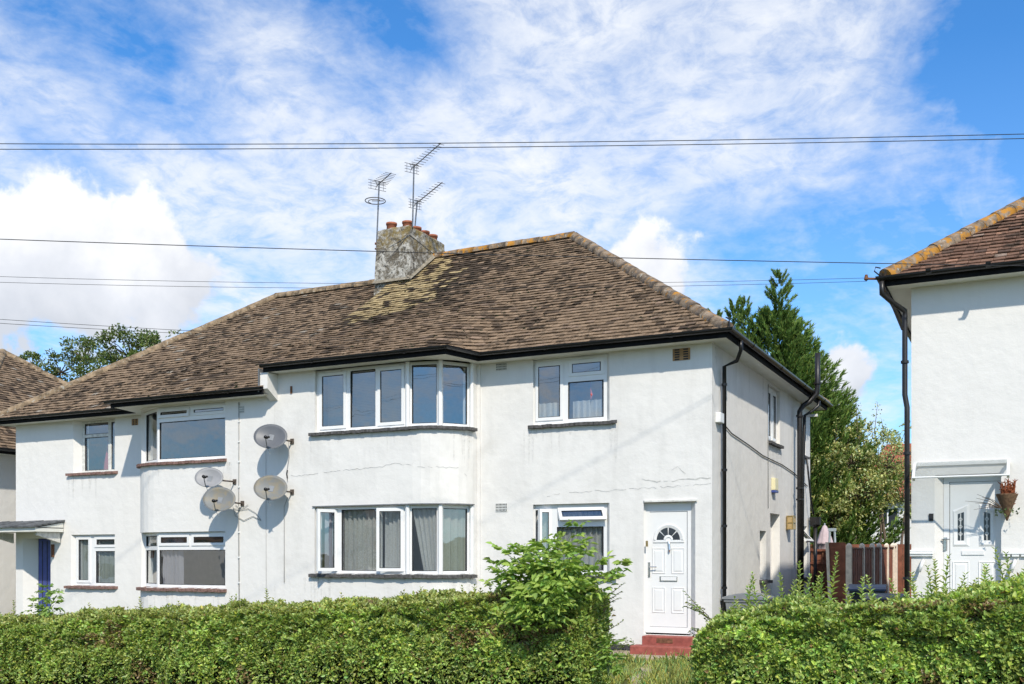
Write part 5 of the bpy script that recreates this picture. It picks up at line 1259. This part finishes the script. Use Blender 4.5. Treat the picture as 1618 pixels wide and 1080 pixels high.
HG1 = hedge('privet_hedge', 'long clipped privet hedge in front of the bay windows, elder growing through', -12.4, .22, HYF, HYB, topL, 250000, (.305, .395, .095), (.41, .43, .15), shL, seed=3, lsize=.047)
shR = []
for px, h, py in ((1150, .22, 900), (1180, .42, 900), (1192, .5, 0), (1200, .44, 0), (1168, .3, 0), (1222, .38, 0), (1235, .42, 0), (1250, .46, 0), (1262, .52, 0), (1275, .4, 0), (1285, .42, 0), (1300, .55, 0), (1312, .62, 0), (1290, .4, 0), (1345, .35, 0), (1362, .6, 0), (1382, .42, 0), (1395, .3, 0), (1420, .32, 0), (1445, .5, 0), (1455, .42, 0), (1475, .66, 0), (1482, .5, 0), (1490, .5, 0), (1505, .3, 0), (1535, .34, 0), (1548, .44, 0), (1560, .4, 0), (1592, .55, 0), (1600, .48, 0), (1612, .45, 0), (1245, .3, 0), (1330, .25, 0), (1405, .2, 0), (1435, .25, 0), (1470, .3, 0), (1520, .24, 0), (1575, .3, 0)):
    p = on_y(px, 900, -5.5); shR.append((p.x, random.uniform(-.22, .22), h*random.uniform(.62, 1.06), random.uniform(-.12, .12), random.uniform(-.08, .08)))
for i in range(90): shR.append((random.uniform(1.7, 5.5), random.uniform(-.35, .3), random.uniform(.06, .2), random.uniform(-.04, .04), 0))
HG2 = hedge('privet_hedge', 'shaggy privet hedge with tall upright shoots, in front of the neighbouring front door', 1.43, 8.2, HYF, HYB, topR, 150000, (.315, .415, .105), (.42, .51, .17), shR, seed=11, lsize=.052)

# loose side sprigs at the hedge ends
def sprigs(owner, items, colr):
    parts = []; st = MB(); org = np.array(owner.location)
    for (p, d, h) in items:
        p = np.array(p); d = np.array(d); n = 9; t = np.linspace(.15, 1, n); P = p+d*h*t[:, None]+np.array([0, 0, .10])*h*(t*t)[:, None]; C = np.repeat(P, 2, 0)
        s = np.cross(d, [0, 0, 1.]); A = np.stack([(s+d*.5), (-s+d*.5)]*n) if False else np.tile(np.stack([s+d*.5, -s+d*.5]), (n, 1))+rng.normal(0, .25, (2*n, 3)); N = np.tile([[0, 0, 1.]], (2*n, 1))+rng.normal(0, .3, (2*n, 3))
        L = .05*rng.uniform(.7, 1.2, 2*n); parts.append(leaves(C, A, N, L, L*.5, vary(colr, 2*n))); st.tube([tuple(p), tuple(p+d*h*.5), tuple(p+d*h+np.array([0, 0, .1*h]))], [.005, .004, .002], 4, False)
    V, Q, K = merge(parts); np_mesh('side_sprigs', V, Q, K, 'leaf', owner, org, 'stuff'); st.build('side_stems', 'bark', owner, kind='stuff')
sprigs(HG1, [((.16, -5.5+random.uniform(-.35, .35), z), (.9, random.uniform(-.3, .3), random.uniform(.1, .6)), random.uniform(.14, .30)) for z in np.linspace(.3, 1.2, 16)], (.19, .25, .06))
sprigs(HG2, [((1.53, -5.5+random.uniform(-.35, .35), z), (-.9, random.uniform(-.3, .3), random.uniform(.1, .7)), random.uniform(.14, .34)) for z in np.linspace(.4, 1.05, 16)], (.22, .29, .07))

def compound_leaf(base, d, length, colr, parts, size=.085, pairs=3):
    """an elder leaf: leaflets in opposite pairs and one at the tip"""
    base = np.array(base, float); d = np.array(d, float); d /= np.linalg.norm(d); s = np.cross(d, [0, 0, 1.]); s /= max(1e-6, np.linalg.norm(s)); up = np.cross(s, d); C = []; A = []
    for i in range(pairs):
        t = .38+.5*i/pairs; q = base+d*length*t-np.array([0, 0, .25])*length*t*t
        for k in (-1, 1): C.append(q); A.append(s*k*.9+d*.55-np.array([0, 0, .38]))
    C.append(base+d*length-np.array([0, 0, .25])*length); A.append(d-np.array([0, 0, .5])); n = len(C); C = np.array(C); A = np.array(A)+rng.normal(0, .12, (n, 3)); N = np.tile(up, (n, 1))+rng.normal(0, .5, (n, 3)); L = size*rng.uniform(.65, 1.35, n)
    parts.append(leaves(C, A, N, L, L*.42, vary(colr, n, .16, .08), .2, .22))
def elder(label, centre, stems, colr, size, name='elder_bush'):
    root = thing(name, centre, label, 'shrub'); parts = []; st = MB(); org = np.array(root.location)
    for (b, tip, nl) in stems:
        b, tip = np.array(b, float), np.array(tip, float); mid = (b+tip)/2+np.array([0, 0, .08]); st.tube([tuple(b), tuple(mid), tuple(tip)], [.012, .008, .004], 5, False)
        for i in range(nl):
            t = .12+.88*(i+.5)/nl; p = b*(1-t)**2+mid*2*t*(1-t)+tip*t*t; an = i*2.4+rng.uniform(0, 1); dd_ = np.array([math.cos(an), math.sin(an), rng.uniform(-.25, 1.25)]); compound_leaf(p, dd_, size*rng.uniform(1.6, 2.6), colr, parts, size)
        for k in range(3): an = rng.uniform(0, 6.3); compound_leaf(tip, np.array([math.cos(an)*.7, math.sin(an)*.7, .7]), size*1.8, colr, parts, size*.9)
    V, Q, K = merge(parts); np_mesh('foliage', V, Q, K, 'leaf', root, org, 'stuff'); st.build('stem', 'stem_green', root); return root
st_ = []
eb = on_y(868, 950, -5.75)
def ep(px, py, Y=-5.75): return tuple(on_y(px, py, Y))
for px, py, nl, Y in ((908, 836, 7, -5.6), (797, 872, 6, -5.8), (812, 878, 7, -5.9), (830, 872, 8, -5.7), (850, 868, 8, -5.9), (868, 862, 8, -5.6), (885, 868, 8, -5.9), (900, 875, 8, -5.7), (920, 880, 7, -5.8), (940, 895, 6, -5.7), (978, 897, 5, -5.8), (790, 895, 4, -5.7), (845, 890, 8, -6.05), (870, 885, 8, -6.1), (895, 895, 8, -6.1), (825, 905, 8, -6.1), (915, 905, 6, -6.0)):
    st_.append((ep(865+random.uniform(-25, 25), 965, -5.8), ep(px, py, Y), int(nl*1.5))); st_.append((ep(865+random.uniform(-35, 35), 965, -5.9), ep(px+random.uniform(-16, 16), py+random.uniform(18, 46), Y-.1), nl+2))
for px, py, nl in ((838, 985), (858, 995), (880, 1000), (845, 1005), (825, 960), (870, 975), (820, 985), (890, 960), (830, 1030), (800, 1045)) and [(838, 985, 6), (858, 995, 6), (880, 985, 6), (845, 1000, 5), (822, 960, 6), (870, 970, 6), (828, 985, 5), (890, 955, 6)]:
    st_.append((ep(862, 940, -6.0), ep(px, py, -6.24), nl*2)); st_.append((ep(862, 930, -6.1), ep(px+random.uniform(-15, 15), py-15, -6.3), nl*2))
EL = elder('bright green elder bush rising through the hedge below the tilted-open window', (eb.x, -5.75, gz(eb.x)), st_, (.30, .42, .09), .105)
st_ = [(ep(72, 985, -5.6), ep(px, py, -5.6), 5) for px, py in ((75, 930), (90, 940), (62, 950), (85, 955), (55, 962))]
e2 = on_y(72, 990, -5.6); elder('small elder sprig sprouting from the hedge by the porch', (e2.x, -5.6, gz(e2.x)), st_, (.24, .36, .08), .085, 'elder_sprig')
e3 = on_y(962, 1040, -6.0); elder('low elder shoots at the foot of the hedge end', (e3.x, -5.9, gz(e3.x)), [(tuple(e3-Vector((0, 0, .2))), ep(px, py, -5.9), 5) for px, py in ((950, 1015), (965, 1020), (972, 1040), (955, 1045), (968, 1060))], (.22, .34, .07), .075, 'elder_sprig')
# weed clump beside the step
parts = []
for i in range(26): compound_leaf((-1.45+random.uniform(-.22, .18), -.25+random.uniform(-.12, .15), random.uniform(.02, .22)), (random.uniform(-1, 1), random.uniform(-1, .2), .5), .12, (.13, .19, .04), parts, .05, 2)
V, Q, K = merge(parts); wd_ = np_mesh('weed_clump', V, Q, K, 'leaf', None, (-1.45, -.25, 0), 'stuff'); wd_.location = (-1.45, -.25, 0); tag(wd_, 'low leafy weeds beside the red steps', 'weeds')
# grass
n = 90000; gx = rng.uniform(-4.5, 3.2, n); gy = rng.uniform(-7.2, -.55, n); keep = ~((gx > -1.78) & (gx < .2) & (gy > -1.22)); xc = -.55+1.55*((-1.58-gy)/6.).clip(0, 1); keep &= ~((np.abs(gx-xc) < .15) & (gy < -1.3) & (rng.random(n) < .75)); keep &= (vnoise(gx*1.6, gy*1.6, 21) > .22) | (rng.random(n) < .4)
gx, gy = gx[keep], gy[keep]; n = len(gx); P = np.stack([gx, gy, .048*gx-.02], 1); A = np.array([0, 0, 1.])+rng.normal(0, .42, (n, 3)); L = rng.gamma(4, .016, n)*(0.6+vnoise(gx*1.1, gy*1.1, 33))
V, Q, K = leaves(P, A, rand_dir(n), L, np.full(n, .010), vary((.36, .41, .13), n, .28, .2), 0, .3); g_ = np_mesh('grass', V, Q, K, 'leaf', None, (0, 0, 0), 'stuff'); tag(g_, 'uncut lawn grass either side of the worn path', 'grass')

# trees -----------------------------------------------------------------------------------
def conifer(name, label, base, H, Rmax, leaders, n_pl=460, lean=.0):
    root = thing(name, base, label, 'tree'); b = np.array(base, float); m = MB(); parts = []
    m.tube([tuple(b), tuple(b+np.array([0, 0, H*.5])), tuple(b+np.array([.1, 0, H*.93]))], [.28, .18, .03], 8); 
    def rad(t): return Rmax*np.interp(t, [0, .12, .35, .6, .8, .92, 1], [.72, .9, 1., .82, .52, .26, .04])
    axes = [(b, H, 1., n_pl)]+[(b+np.array([dx, dy, 0]), h, rs, int(n_pl*.36)) for dx, dy, h, rs in leaders]
    for ax, h, rs, npl in axes:
        t = rng.beta(1.15, 1.0, npl)*.97; an = rng.uniform(0, 2*math.pi, npl)
        for i in range(npl):
            r = float(rad(t[i]))*rs*rng.uniform(.74, 1.16); z1 = t[i]*h; rise = r*rng.uniform(.7, 1.35); z0 = max(.2, z1-rise*.75)
            dirv_ = np.array([math.cos(an[i]), math.sin(an[i]), 0]); p0 = ax+np.array([0, 0, z0]); p1 = ax+dirv_*r+np.array([0, 0, z0+rise*.75+.15]); k = int(15+r*9)
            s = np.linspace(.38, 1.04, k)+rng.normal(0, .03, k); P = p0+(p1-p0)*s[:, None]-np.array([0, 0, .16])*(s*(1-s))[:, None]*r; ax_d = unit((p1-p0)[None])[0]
            spread = (.24*(1.08-s))[:, None]*min(1., r); P = P+rng.normal(0, 1, (k, 3))*spread*.55
            f = 8; C = np.repeat(P, f, 0); A = ax_d*1.0+rng.normal(0, .30, (k*f, 3))+np.array([0, 0, .18]); L = rng.uniform(.11, .25, k*f)*(.45+.55*min(1., r))
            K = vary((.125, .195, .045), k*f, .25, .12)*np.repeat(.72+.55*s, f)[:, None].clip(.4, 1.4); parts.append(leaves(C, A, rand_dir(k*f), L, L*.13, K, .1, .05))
    m.build('trunk', 'bark', root); V, Q, K = merge(parts); np_mesh('crown', V, Q, K, 'needle', root, b, 'stuff'); return root
cb_ = on_y(1222, 880, 15.5); cz0 = gz(cb_.x)
conifer('conifer_tree', 'tall feathery dark green conifer behind the side of the right-hand house', (cb_.x, 15.5, cz0), 9.6, 2.7, [(-1.25, .2, 10.2, .42), (-.75, -.5, 9.9, .38), (.25, -.3, 10.75, .46), (1.05, .3, 8.4, .7), (-2.7, .4, 9.5, .5), (-1.8, -.2, 9.7, .45), (.6, -.6, 9.2, .5), (1.5, .2, 6.8, .8), (-3.3, .3, 8.6, .5)], 760)

def broadleaf(name, label, base, H, blobs, nl, colr, lsize, bark='bark', stems=1, twig_top=0, cat='tree', spread=.35, clusters=90, group=None):
    """trunk with limbs reaching into lobes of foliage; leaves sit in clumps on twigs. blobs: (dx, dy, z, rx, ry, rz)"""
    root = thing(name, base, label, cat, group); b = np.array(base, float); m = MB(); parts = []
    for s in range(stems):
        o = np.array([spread*math.cos(s*2.4), spread*math.sin(s*2.4), 0])*(s > 0); top = np.array([blobs[s % len(blobs)][0], blobs[s % len(blobs)][1], blobs[s % len(blobs)][2]])
        r0 = .018*H/(1+.4*(stems-1)); pts = [b+o, b+o+(top-o)*.35+rng.normal(0, .08, 3), b+o+(top-o)*.7+rng.normal(0, .1, 3), b+top]; m.tube([tuple(p) for p in pts], [r0*1.2, r0*.9, r0*.6, r0*.25], 7)
    tot = sum(q[3]*q[4]*q[5] for q in blobs)**1.0
    for q in blobs:
        c = b+np.array(q[:3]); rr = np.array(q[3:6]); k = max(6, int(clusters*(q[3]*q[4]*q[5])**(2/3)/sum((z[3]*z[4]*z[5])**(2/3) for z in blobs)))
        D = rand_dir(k)*(rng.uniform(.25, 1, (k, 1))**.45)*rng.uniform(.8, 1.12, (k, 1)); cc = c+D*rr
        for p in cc:
            a0 = c+(p-c)*.1-np.array([0, 0, rr[2]*.35]); mid = (a0+p)/2+rng.normal(0, .1, 3)*rr; m.tube([tuple(a0), tuple(mid), tuple(p)], [.022*H/8, .013*H/8, .005], 4, False)
            n = int(nl/clusters*rng.uniform(.5, 1.5)); R_ = float(np.mean(rr))*rng.uniform(.22, .42); d = rand_dir(n); P = p+d*R_*(rng.uniform(0, 1, (n, 1))**.5)*np.array([1, 1, .75])
            L = lsize*rng.uniform(.6, 1.3, n); lightc = rng.normal(1, .16); parts.append(leaves(P, unit(d+rand_dir(n)+np.array([0, 0, .2])), unit(rand_dir(n)+np.array([0, 0, .9])), L, L*.6, vary(colr, n, .22, .12)*max(.5, lightc)))
    for i in range(twig_top):
        q = blobs[i % len(blobs)]; p0 = b+np.array([q[0]+rng.uniform(-1, 1)*q[3]*.8, q[1]+rng.uniform(-1, 1)*q[4]*.6, q[2]+q[5]*.6]); h = rng.uniform(.5, 1.15); p1 = p0+np.array([rng.normal(0, .12), 0, h]); m.tube([tuple(p0), tuple(p1)], [.012, .004], 4, False)
        n = 34; t = rng.uniform(.1, 1, n); P = p0+(p1-p0)*t[:, None]+rng.normal(0, .07, (n, 3)); L = lsize*rng.uniform(.6, 1.1, n); parts.append(leaves(P, rand_dir(n), rand_dir(n), L, L*.6, vary(colr, n)))
    m.build('trunk', bark, root); V, Q, K = merge(parts); np_mesh('crown', V, Q, K, 'leaf', root, b, 'stuff'); return root
def gp(px, Y): p = on_y(px, 880, Y); return (p.x, Y, gz(p.x))
OL = (.40, .43, .16)
broadleaf('garden_tree', 'olive green slender tree rising directly behind the closed parasol', gp(1302, 14.5), 4.6, [(0, 0, 3.9, .85, .8, 1.2), (.3, 0, 2.9, .8, .7, .8), (-.3, .2, 3.0, .8, .7, .9)], 8000, OL, .085, 'bark', 2, 3, clusters=80)
broadleaf('garden_tree', 'tallest olive green tree behind the fence posts, wispy top twigs', gp(1345, 15.0), 5.6, [(0, 0, 4.7, .8, .8, .9), (.35, 0, 3.6, .9, .8, .9), (-.4, 0, 3.5, .8, .7, .9)], 5200, (.41, .43, .17), .085, 'bark_pale', 3, 8, clusters=110)
broadleaf('garden_tree', 'olive green tree next to the neighbour downpipe, wispy top twigs', gp(1405, 15.5), 5.4, [(0, 0, 4.6, .8, .8, .9), (-.35, 0, 3.6, .9, .8, .85), (.5, 0, 3.5, .85, .7, .9)], 5200, (.40, .43, .18), .085, 'bark_pale', 3, 8, clusters=110)
broadleaf('garden_shrub', 'dark low shrub against the brick garden wall behind the fence posts', gp(1425, 19), 2.2, [(0, 0, 1.2, .9, .6, .9), (-.8, 0, 1.1, .7, .6, .7)], 2500, (.04, .06, .018), .07, 'bark', 2, 0, 'shrub', clusters=40)
broadleaf('garden_shrub', 'dark rounded shrub behind the parasol and thin tree trunks', gp(1330, 19), 2.4, [(0, 0, 1.3, 1.1, .6, 1.0), (1.0, 0, 1.2, .8, .6, .8), (-.9, 0, 1.4, .8, .6, .9)], 3500, (.05, .075, .02), .07, 'bark', 2, 0, 'shrub', clusters=55)
broadleaf('oak_tree', 'leafy dark green tree above the hip of the left-hand roof', tuple(Vector(gp(205, 16))+Vector((0, 0, 1.3))), 11.5, [(0, 0, 10.8, 1.4, 1.4, 1.0), (-1.5, 0, 10.1, 1.1, 1.1, .8), (1.5, 0, 10.6, 1.3, 1.2, .9), (.3, 0, 9.4, 1.9, 1.6, 1.2)], 7000, (.13, .175, .045), .13, 'bark', 1, 0, clusters=90)
broadleaf('oak_tree', 'sparse twiggy tree between the two roofs on the downhill side', tuple(Vector(gp(95, 17))+Vector((0, 0, 3.3))), 10.2, [(0, 0, 8.9, 1.4, 1., .8), (-1.9, 0, 9.3, .7, .6, .5), (1.6, 0, 9.4, 1.2, .9, .8), (-.6, 0, 8.2, 1.8, 1., .8), (-2.6, 0, 8.3, 1.0, .8, .6)], 4200, (.13, .17, .05), .13, 'bark_pale', 2, 0, clusters=60)

# trees and a house across the road, seen only as reflections in the windows
broadleaf('street_tree', 'street tree across the road, mirrored in the ground floor panes', (-15.5, -30, gz(-15.5)), 8, [(0, 0, 5.2, 2.4, 2.4, 2.), (1.5, 0, 4.2, 1.6, 1.6, 1.4), (-1.6, .3, 4.3, 1.6, 1.6, 1.4)], 5000, (.06, .085, .02), .22, clusters=70)
broadleaf('street_tree', 'second street tree across the road, nearer the facing house', (-31, -32, gz(-31)), 8, [(0, 0, 5.6, 2.2, 2.2, 2.2), (1.5, 0, 4.2, 1.6, 1.6, 1.4)], 4000, (.06, .085, .02), .22, clusters=60)

for i, (xh, lab) in enumerate(((-8, 'white house across the road, mirrored in the door-side windows'), (-24, 'white house across the road, mirrored in the lower bay panes'), (-40, 'white house across the road, mirrored in the left-hand bow window'), (-57, 'white house across the road, farthest down the hill'))):
    hf = thing('facing_house', (xh, -44, gz(xh)), lab, 'house'); z0 = gz(xh)
    pf = Path([(xh+5.5, -40), (xh-5.5, -40), (xh-5.5, -48), (xh+5.5, -48), (xh+5.5, -40)]); hs = [(1.2, 3.2, z0+.9, z0+2.2), (6.6, 9.2, z0+.9, z0+2.2), (1.2, 3.2, z0+3.3, z0+4.4), (6.6, 9.2, z0+3.3, z0+4.4)]
    wall_mesh(pf, z0-1, z0+5, hs).build('wall', ['render_clean', 'interior'], hf)
    for h in hs: window(hf, pf.T, h[0]+.01, h[1]-.01, h[2]+.01, h[3]-.01, [(h[0]+.1, (h[0]+h[1])/2-.05, h[2]+.1, h[3]-.1, 'fixed'), ((h[0]+h[1])/2+.05, h[1]-.1, h[2]+.1, h[3]-.1, 'fixed')])
    m = MB(); m.add([(xh-6, -39.5, z0+4.95), (xh+6, -39.5, z0+4.95), (xh+6, -48.5, z0+4.95), (xh-6, -48.5, z0+4.95), (xh-2.5, -44, z0+8.2), (xh+2.5, -44, z0+8.2)], ((0, 1, 5, 4), (1, 2, 5), (2, 3, 4, 5), (3, 0, 4), (0, 3, 2, 1))); m.build('roof', 'far_roof_brown', hf)
# far house behind the gardens
bx = on_y(1400, 880, 44); HB = thing('house_behind', (bx.x, 44, 0), 'white house with bright red tiled roof glimpsed through the garden trees', 'house')
x0, x1 = on_y(1352, 0, 44).x, on_y(1352, 0, 44).x+11.
pB = Path([(x0, 52), (x0, 44), (x1, 44), (x1, 52)]); wall_mesh(pB, -1, 4.9, [(pB.L[1]+1.1, pB.L[1]+2.3, 3.2, 4.4), (pB.L[1]+1.1, pB.L[1]+2.6, .8, 2.2), (pB.L[1]+5, pB.L[1]+6.3, 3.2, 4.4)]).build('wall', ['render_clean', 'interior'], HB)
for a_, b_, c_, d_ in ((1.1, 2.3, 3.2, 4.4), (1.1, 2.6, .8, 2.2), (5, 6.3, 3.2, 4.4)):
    mb = plate(MB(), x0+a_, x0+b_, c_, d_, [(x0+a_+.08, (2*x0+a_+b_)/2-.04, c_+.08, d_-.08), ((2*x0+a_+b_)/2+.04, x0+b_-.08, c_+.08, d_-.08)], .08, .14, lambda u, w_, v: (u, 44+w_, v)); wf = mb.build('window', 'upvc', HB)
    mb = MB(); mb.quad((x0+a_, 44.11, c_), (x0+b_, 44.11, c_), (x0+b_, 44.11, d_), (x0+a_, 44.11, d_)); mb.build('pane', 'far_window', wf)
m = MB(); m.add([(x0-.5, 43.4, 4.85), (x1+.5, 43.4, 4.85), (x1+.5, 52.6, 4.85), (x0-.5, 52.6, 4.85), (x0+1.2, 48, 8.3), (x1-1.2, 48, 8.3)], ((0, 1, 5, 4), (1, 2, 5), (2, 3, 4, 5), (3, 0, 4), (0, 3, 2, 1))); m.build('roof', 'far_roof_red', HB)

# ---------------------------------------------------------------- side passage: fences, bins, garden things
def concrete_post(owner, x, y, z1, w_=.11):
    m = MB(); z0 = gz(x)-.2; h = w_/2; m.box(x-h, x+h, y-h, y+h, z0, z1-.05); m.add([(x-h, y-h, z1-.05), (x+h, y-h, z1-.05), (x+h, y+h, z1-.05), (x-h, y+h, z1-.05), (x-h*.35, y-h*.35, z1), (x+h*.35, y-h*.35, z1), (x+h*.35, y+h*.35, z1), (x-h*.35, y+h*.35, z1)], ((0, 1, 5, 4), (1, 2, 6, 5), (2, 3, 7, 6), (3, 0, 4, 7), (4, 5, 6, 7))); return m.build('concrete_post', 'concrete_post', owner, bevel=.006)
fb = thing('panel_fence', (1.5, 8.0, gz(1.5)), 'brown board fence with white concrete posts running back between the houses', 'fence')
ysP = [4.60, 6.40, 8.0, 9.25, 10.7, 12.05, 12.6]
for i, y in enumerate(ysP): concrete_post(fb, 1.5, y, 1.90+.012*(y-4.6))
for i in range(len(ysP)-1):
    y0, y1 = ysP[i]+.06, ysP[i+1]-.06; n = max(3, int((y1-y0)/.13)); zt = 1.82+.012*(y0-4.6)
    for k in range(n):
        a_ = y0+(y1-y0)*k/n; m = MB(); m.box(1.5-.012+(.012 if k % 2 else 0), 1.5+.004+(.012 if k % 2 else 0), a_, a_+(y1-y0)/n*1.04, gz(1.5)+.05, zt-.03); m.build('board', 'wood_fence', fb)
    m = MB(); m.box(1.47, 1.535, y0, y1, zt-.03, zt); m.build('capping', 'wood_batten', fb)
ff = thing('fence_panel', (1.2, 4.6, gz(1.2)), 'brown horizontal-board panel leaning beside first concrete post', 'fence')
for k in range(15):
    m = MB(); z = gz(1.2)+.05+k*.12; sh = -.06*k/15; m.box(1.16+sh, 1.43, 4.60+.012*(k % 2), 4.615+.012*(k % 2), z, z+.128); m.build('board', 'wood_fence', ff)
m = MB(); m.add([(1.14, 4.56, gz(1.2)), (1.19, 4.56, gz(1.2)), (1.11, 4.56, 1.92), (1.05, 4.56, 1.92), (1.14, 4.63, gz(1.2)), (1.19, 4.63, gz(1.2)), (1.11, 4.63, 1.92), (1.05, 4.63, 1.92)], ((0, 1, 2, 3), (4, 7, 6, 5), (1, 5, 6, 2), (0, 3, 7, 4), (3, 2, 6, 7))); m.build('edge_post', 'concrete_post', ff)
fg = thing('garden_fence', (.3, 9.6, 0), 'low brown fence with batten grid, against the rear corner of the right-hand house', 'fence')
for k in range(14): m = MB(); z = .05+k*.125; m.box(-.2, 1.0, 9.60+.012*(k % 2), 9.615+.012*(k % 2), z, z+.132); m.build('board', 'wood_fence', fg)
for xx in (-.15, .12, .34, .62, .95): m = MB(); m.box(xx, xx+.035, 9.565, 9.598, .05, 1.80); m.build('batten', 'wood_batten', fg)
for zz in (.5, 1.0, 1.45, 1.77): m = MB(); m.box(-.2, 1.0, 9.53, 9.564, zz, zz+.05); m.build('rail', 'wood_fence', fg)
fr = thing('garden_fence', (.6, 13.5, 0), 'plain brown fence crossing the back garden behind the parasol', 'fence')
for k in range(26): m = MB(); x = -1.6+k*.16; m.box(x, x+.152, 13.5+.012*(k % 2), 13.515+.012*(k % 2), 0, 1.98); m.build('board', 'wood_fence', fr)
bw = MB(); p = on_y(1412, 880, 20).x; bw.box(p-.3, p+6, 20, 20.22, -.3, 1.68); bw.box(p-.33, p+6, 19.97, 20.25, 1.682, 1.75); o = bw.build('garden_wall', 'brickwork'); tag(o, 'buff brick garden wall at the far end of the passage', 'wall')
# closed parasol
pp = on_y(1303, 880, 12); pr = thing('parasol', (pp.x, 12, 0), 'closed dusty pink garden parasol behind the low fence', 'parasol')
m = MB(); n = 24; prof = [(0., 2.50), (.05, 2.46), (.13, 2.26), (.20, 2.03), (.235, 1.98), (.20, 1.97), (.235, 1.7), (.26, 1.3), (.24, 1.28)]; vs = []; 
for r, z in prof: vs += [(pp.x+r*(1+.12*math.cos(8*2*math.pi*j/n))*math.cos(2*math.pi*j/n), 12+r*(1+.12*math.cos(8*2*math.pi*j/n))*math.sin(2*math.pi*j/n), z) for j in range(n)]
m.add(vs, [(i*n+j, i*n+(j+1) % n, (i+1)*n+(j+1) % n, (i+1)*n+j) for i in range(len(prof)-1) for j in range(n)]); m.build('canopy', 'parasol_cloth', pr, True)
m = MB(); m.tube([(pp.x, 12, 0), (pp.x, 12, 2.54)], .022, 8); m.build('pole', 'frame_bluegrey', pr)
q = on_y(1315, 880, 11.2); sw = thing('folded_airer', (q.x, 11.2, 0), 'blue-grey A-shaped metal frame beside the closed parasol', 'frame')
for dx_ in (-.085, .085): m = MB(); m.tube([(q.x+dx_*1.6, 11.2, .1), (q.x+dx_*.7, 11.2, 2.36)], .03, 6); m.build('leg', 'frame_bluegrey', sw)
m = MB(); m.box(q.x-.10, q.x+.10, 11.17, 11.23, 2.30, 2.38); m.build('cross_bar', 'frame_bluegrey', sw)
# bins
def bin_(x, y, rot, body, lid, label, h=1.0):
    z0 = gz(x); root = thing('wheelie_bin', (x, y, z0), label, 'bin'); ca, sa = math.cos(rot), math.sin(rot)
    T_ = lambda a_, b_, c_: (x+a_*ca-b_*sa, y+a_*sa+b_*ca, z0+c_)
    m = MB(); rings = [(.21, .25, .08), (.27, .33, h-.12), (.29, .35, h-.11), (.29, .35, h-.04)]; vs = [T_(sx_*a_, sy_*b_, c_) for a_, b_, c_ in rings for sx_, sy_ in ((-1, -1), (1, -1), (1, 1), (-1, 1))]
    m.add(vs, [(i*4+j, i*4+(j+1) % 4, (i+1)*4+(j+1) % 4, (i+1)*4+j) for i in range(3) for j in range(4)]+[(0, 1, 2, 3)]); m.build('body', body, root, bevel=.02)
    m = MB(); n = 6; vs = []
    for i in range(n+1): t = i/n; vs += [T_(-.31, -.38+.76*t, h-.03+.075*math.sin(math.pi*t)), T_(.31, -.38+.76*t, h-.03+.075*math.sin(math.pi*t))]
    vs += [T_(-.31, -.38, h-.06), T_(.31, -.38, h-.06), T_(-.31, .38, h-.06), T_(.31, .38, h-.06)]; k = 2*(n+1)
    m.add(vs, [(2*i, 2*i+1, 2*i+3, 2*i+2) for i in range(n)]+[(k, k+1, 1, 0), (k+2, 2*n, 2*n+1, k+3), tuple([k]+[2*i for i in range(n+1)]+[k+2]), tuple([k+1, k+3]+[2*i+1 for i in range(n, -1, -1)])]); m.build('lid', lid, root, bevel=.01)
    m = MB(); m.tube([T_(-.26, .40, h-.08), T_(.26, .40, h-.08)], .018, 6); m.build('handle', body, root)
    for s in (-1, 1): m = MB(); m.tube([T_(s*.24, .27, .10), T_(s*.29, .27, .10)], .10, 14); m.build('wheel', 'rubber_seal', root)
    return root
bin_(2.20, 2.0, .1, 'dark_bin', 'blue_bin', 'dark wheelie bin with blue lid beside the board fence', 1.0)
bin_(2.63, .95, -.1, 'dark_bin', 'dark_bin', 'black wheelie bin next to the neighbour iron downpipe', .86)
bin_(.42, .75, 1.57, 'grey_plastic', 'grey_plastic', 'grey wheelie bin against the side wall below the downpipe', .95)
tr = on_y(1423, 880, 14); te = thing('trellis', (tr.x, 14, gz(tr.x)), 'loose wooden trellis leaning on the passage fence end', 'trellis')
for k in range(9):
    m = MB(); a_ = (tr.x-.35+k*.09, 14, .75); m.tube([a_, (a_[0]+.42, 14.02, 1.55)], .012, 4); m.build('lath', 'trellis_wood', te)
    m = MB(); a_ = (tr.x-.30+k*.09, 13.98, 1.5); m.tube([a_, (a_[0]+.30, 13.97, .6)], .012, 4); m.build('lath', 'trellis_wood', te)
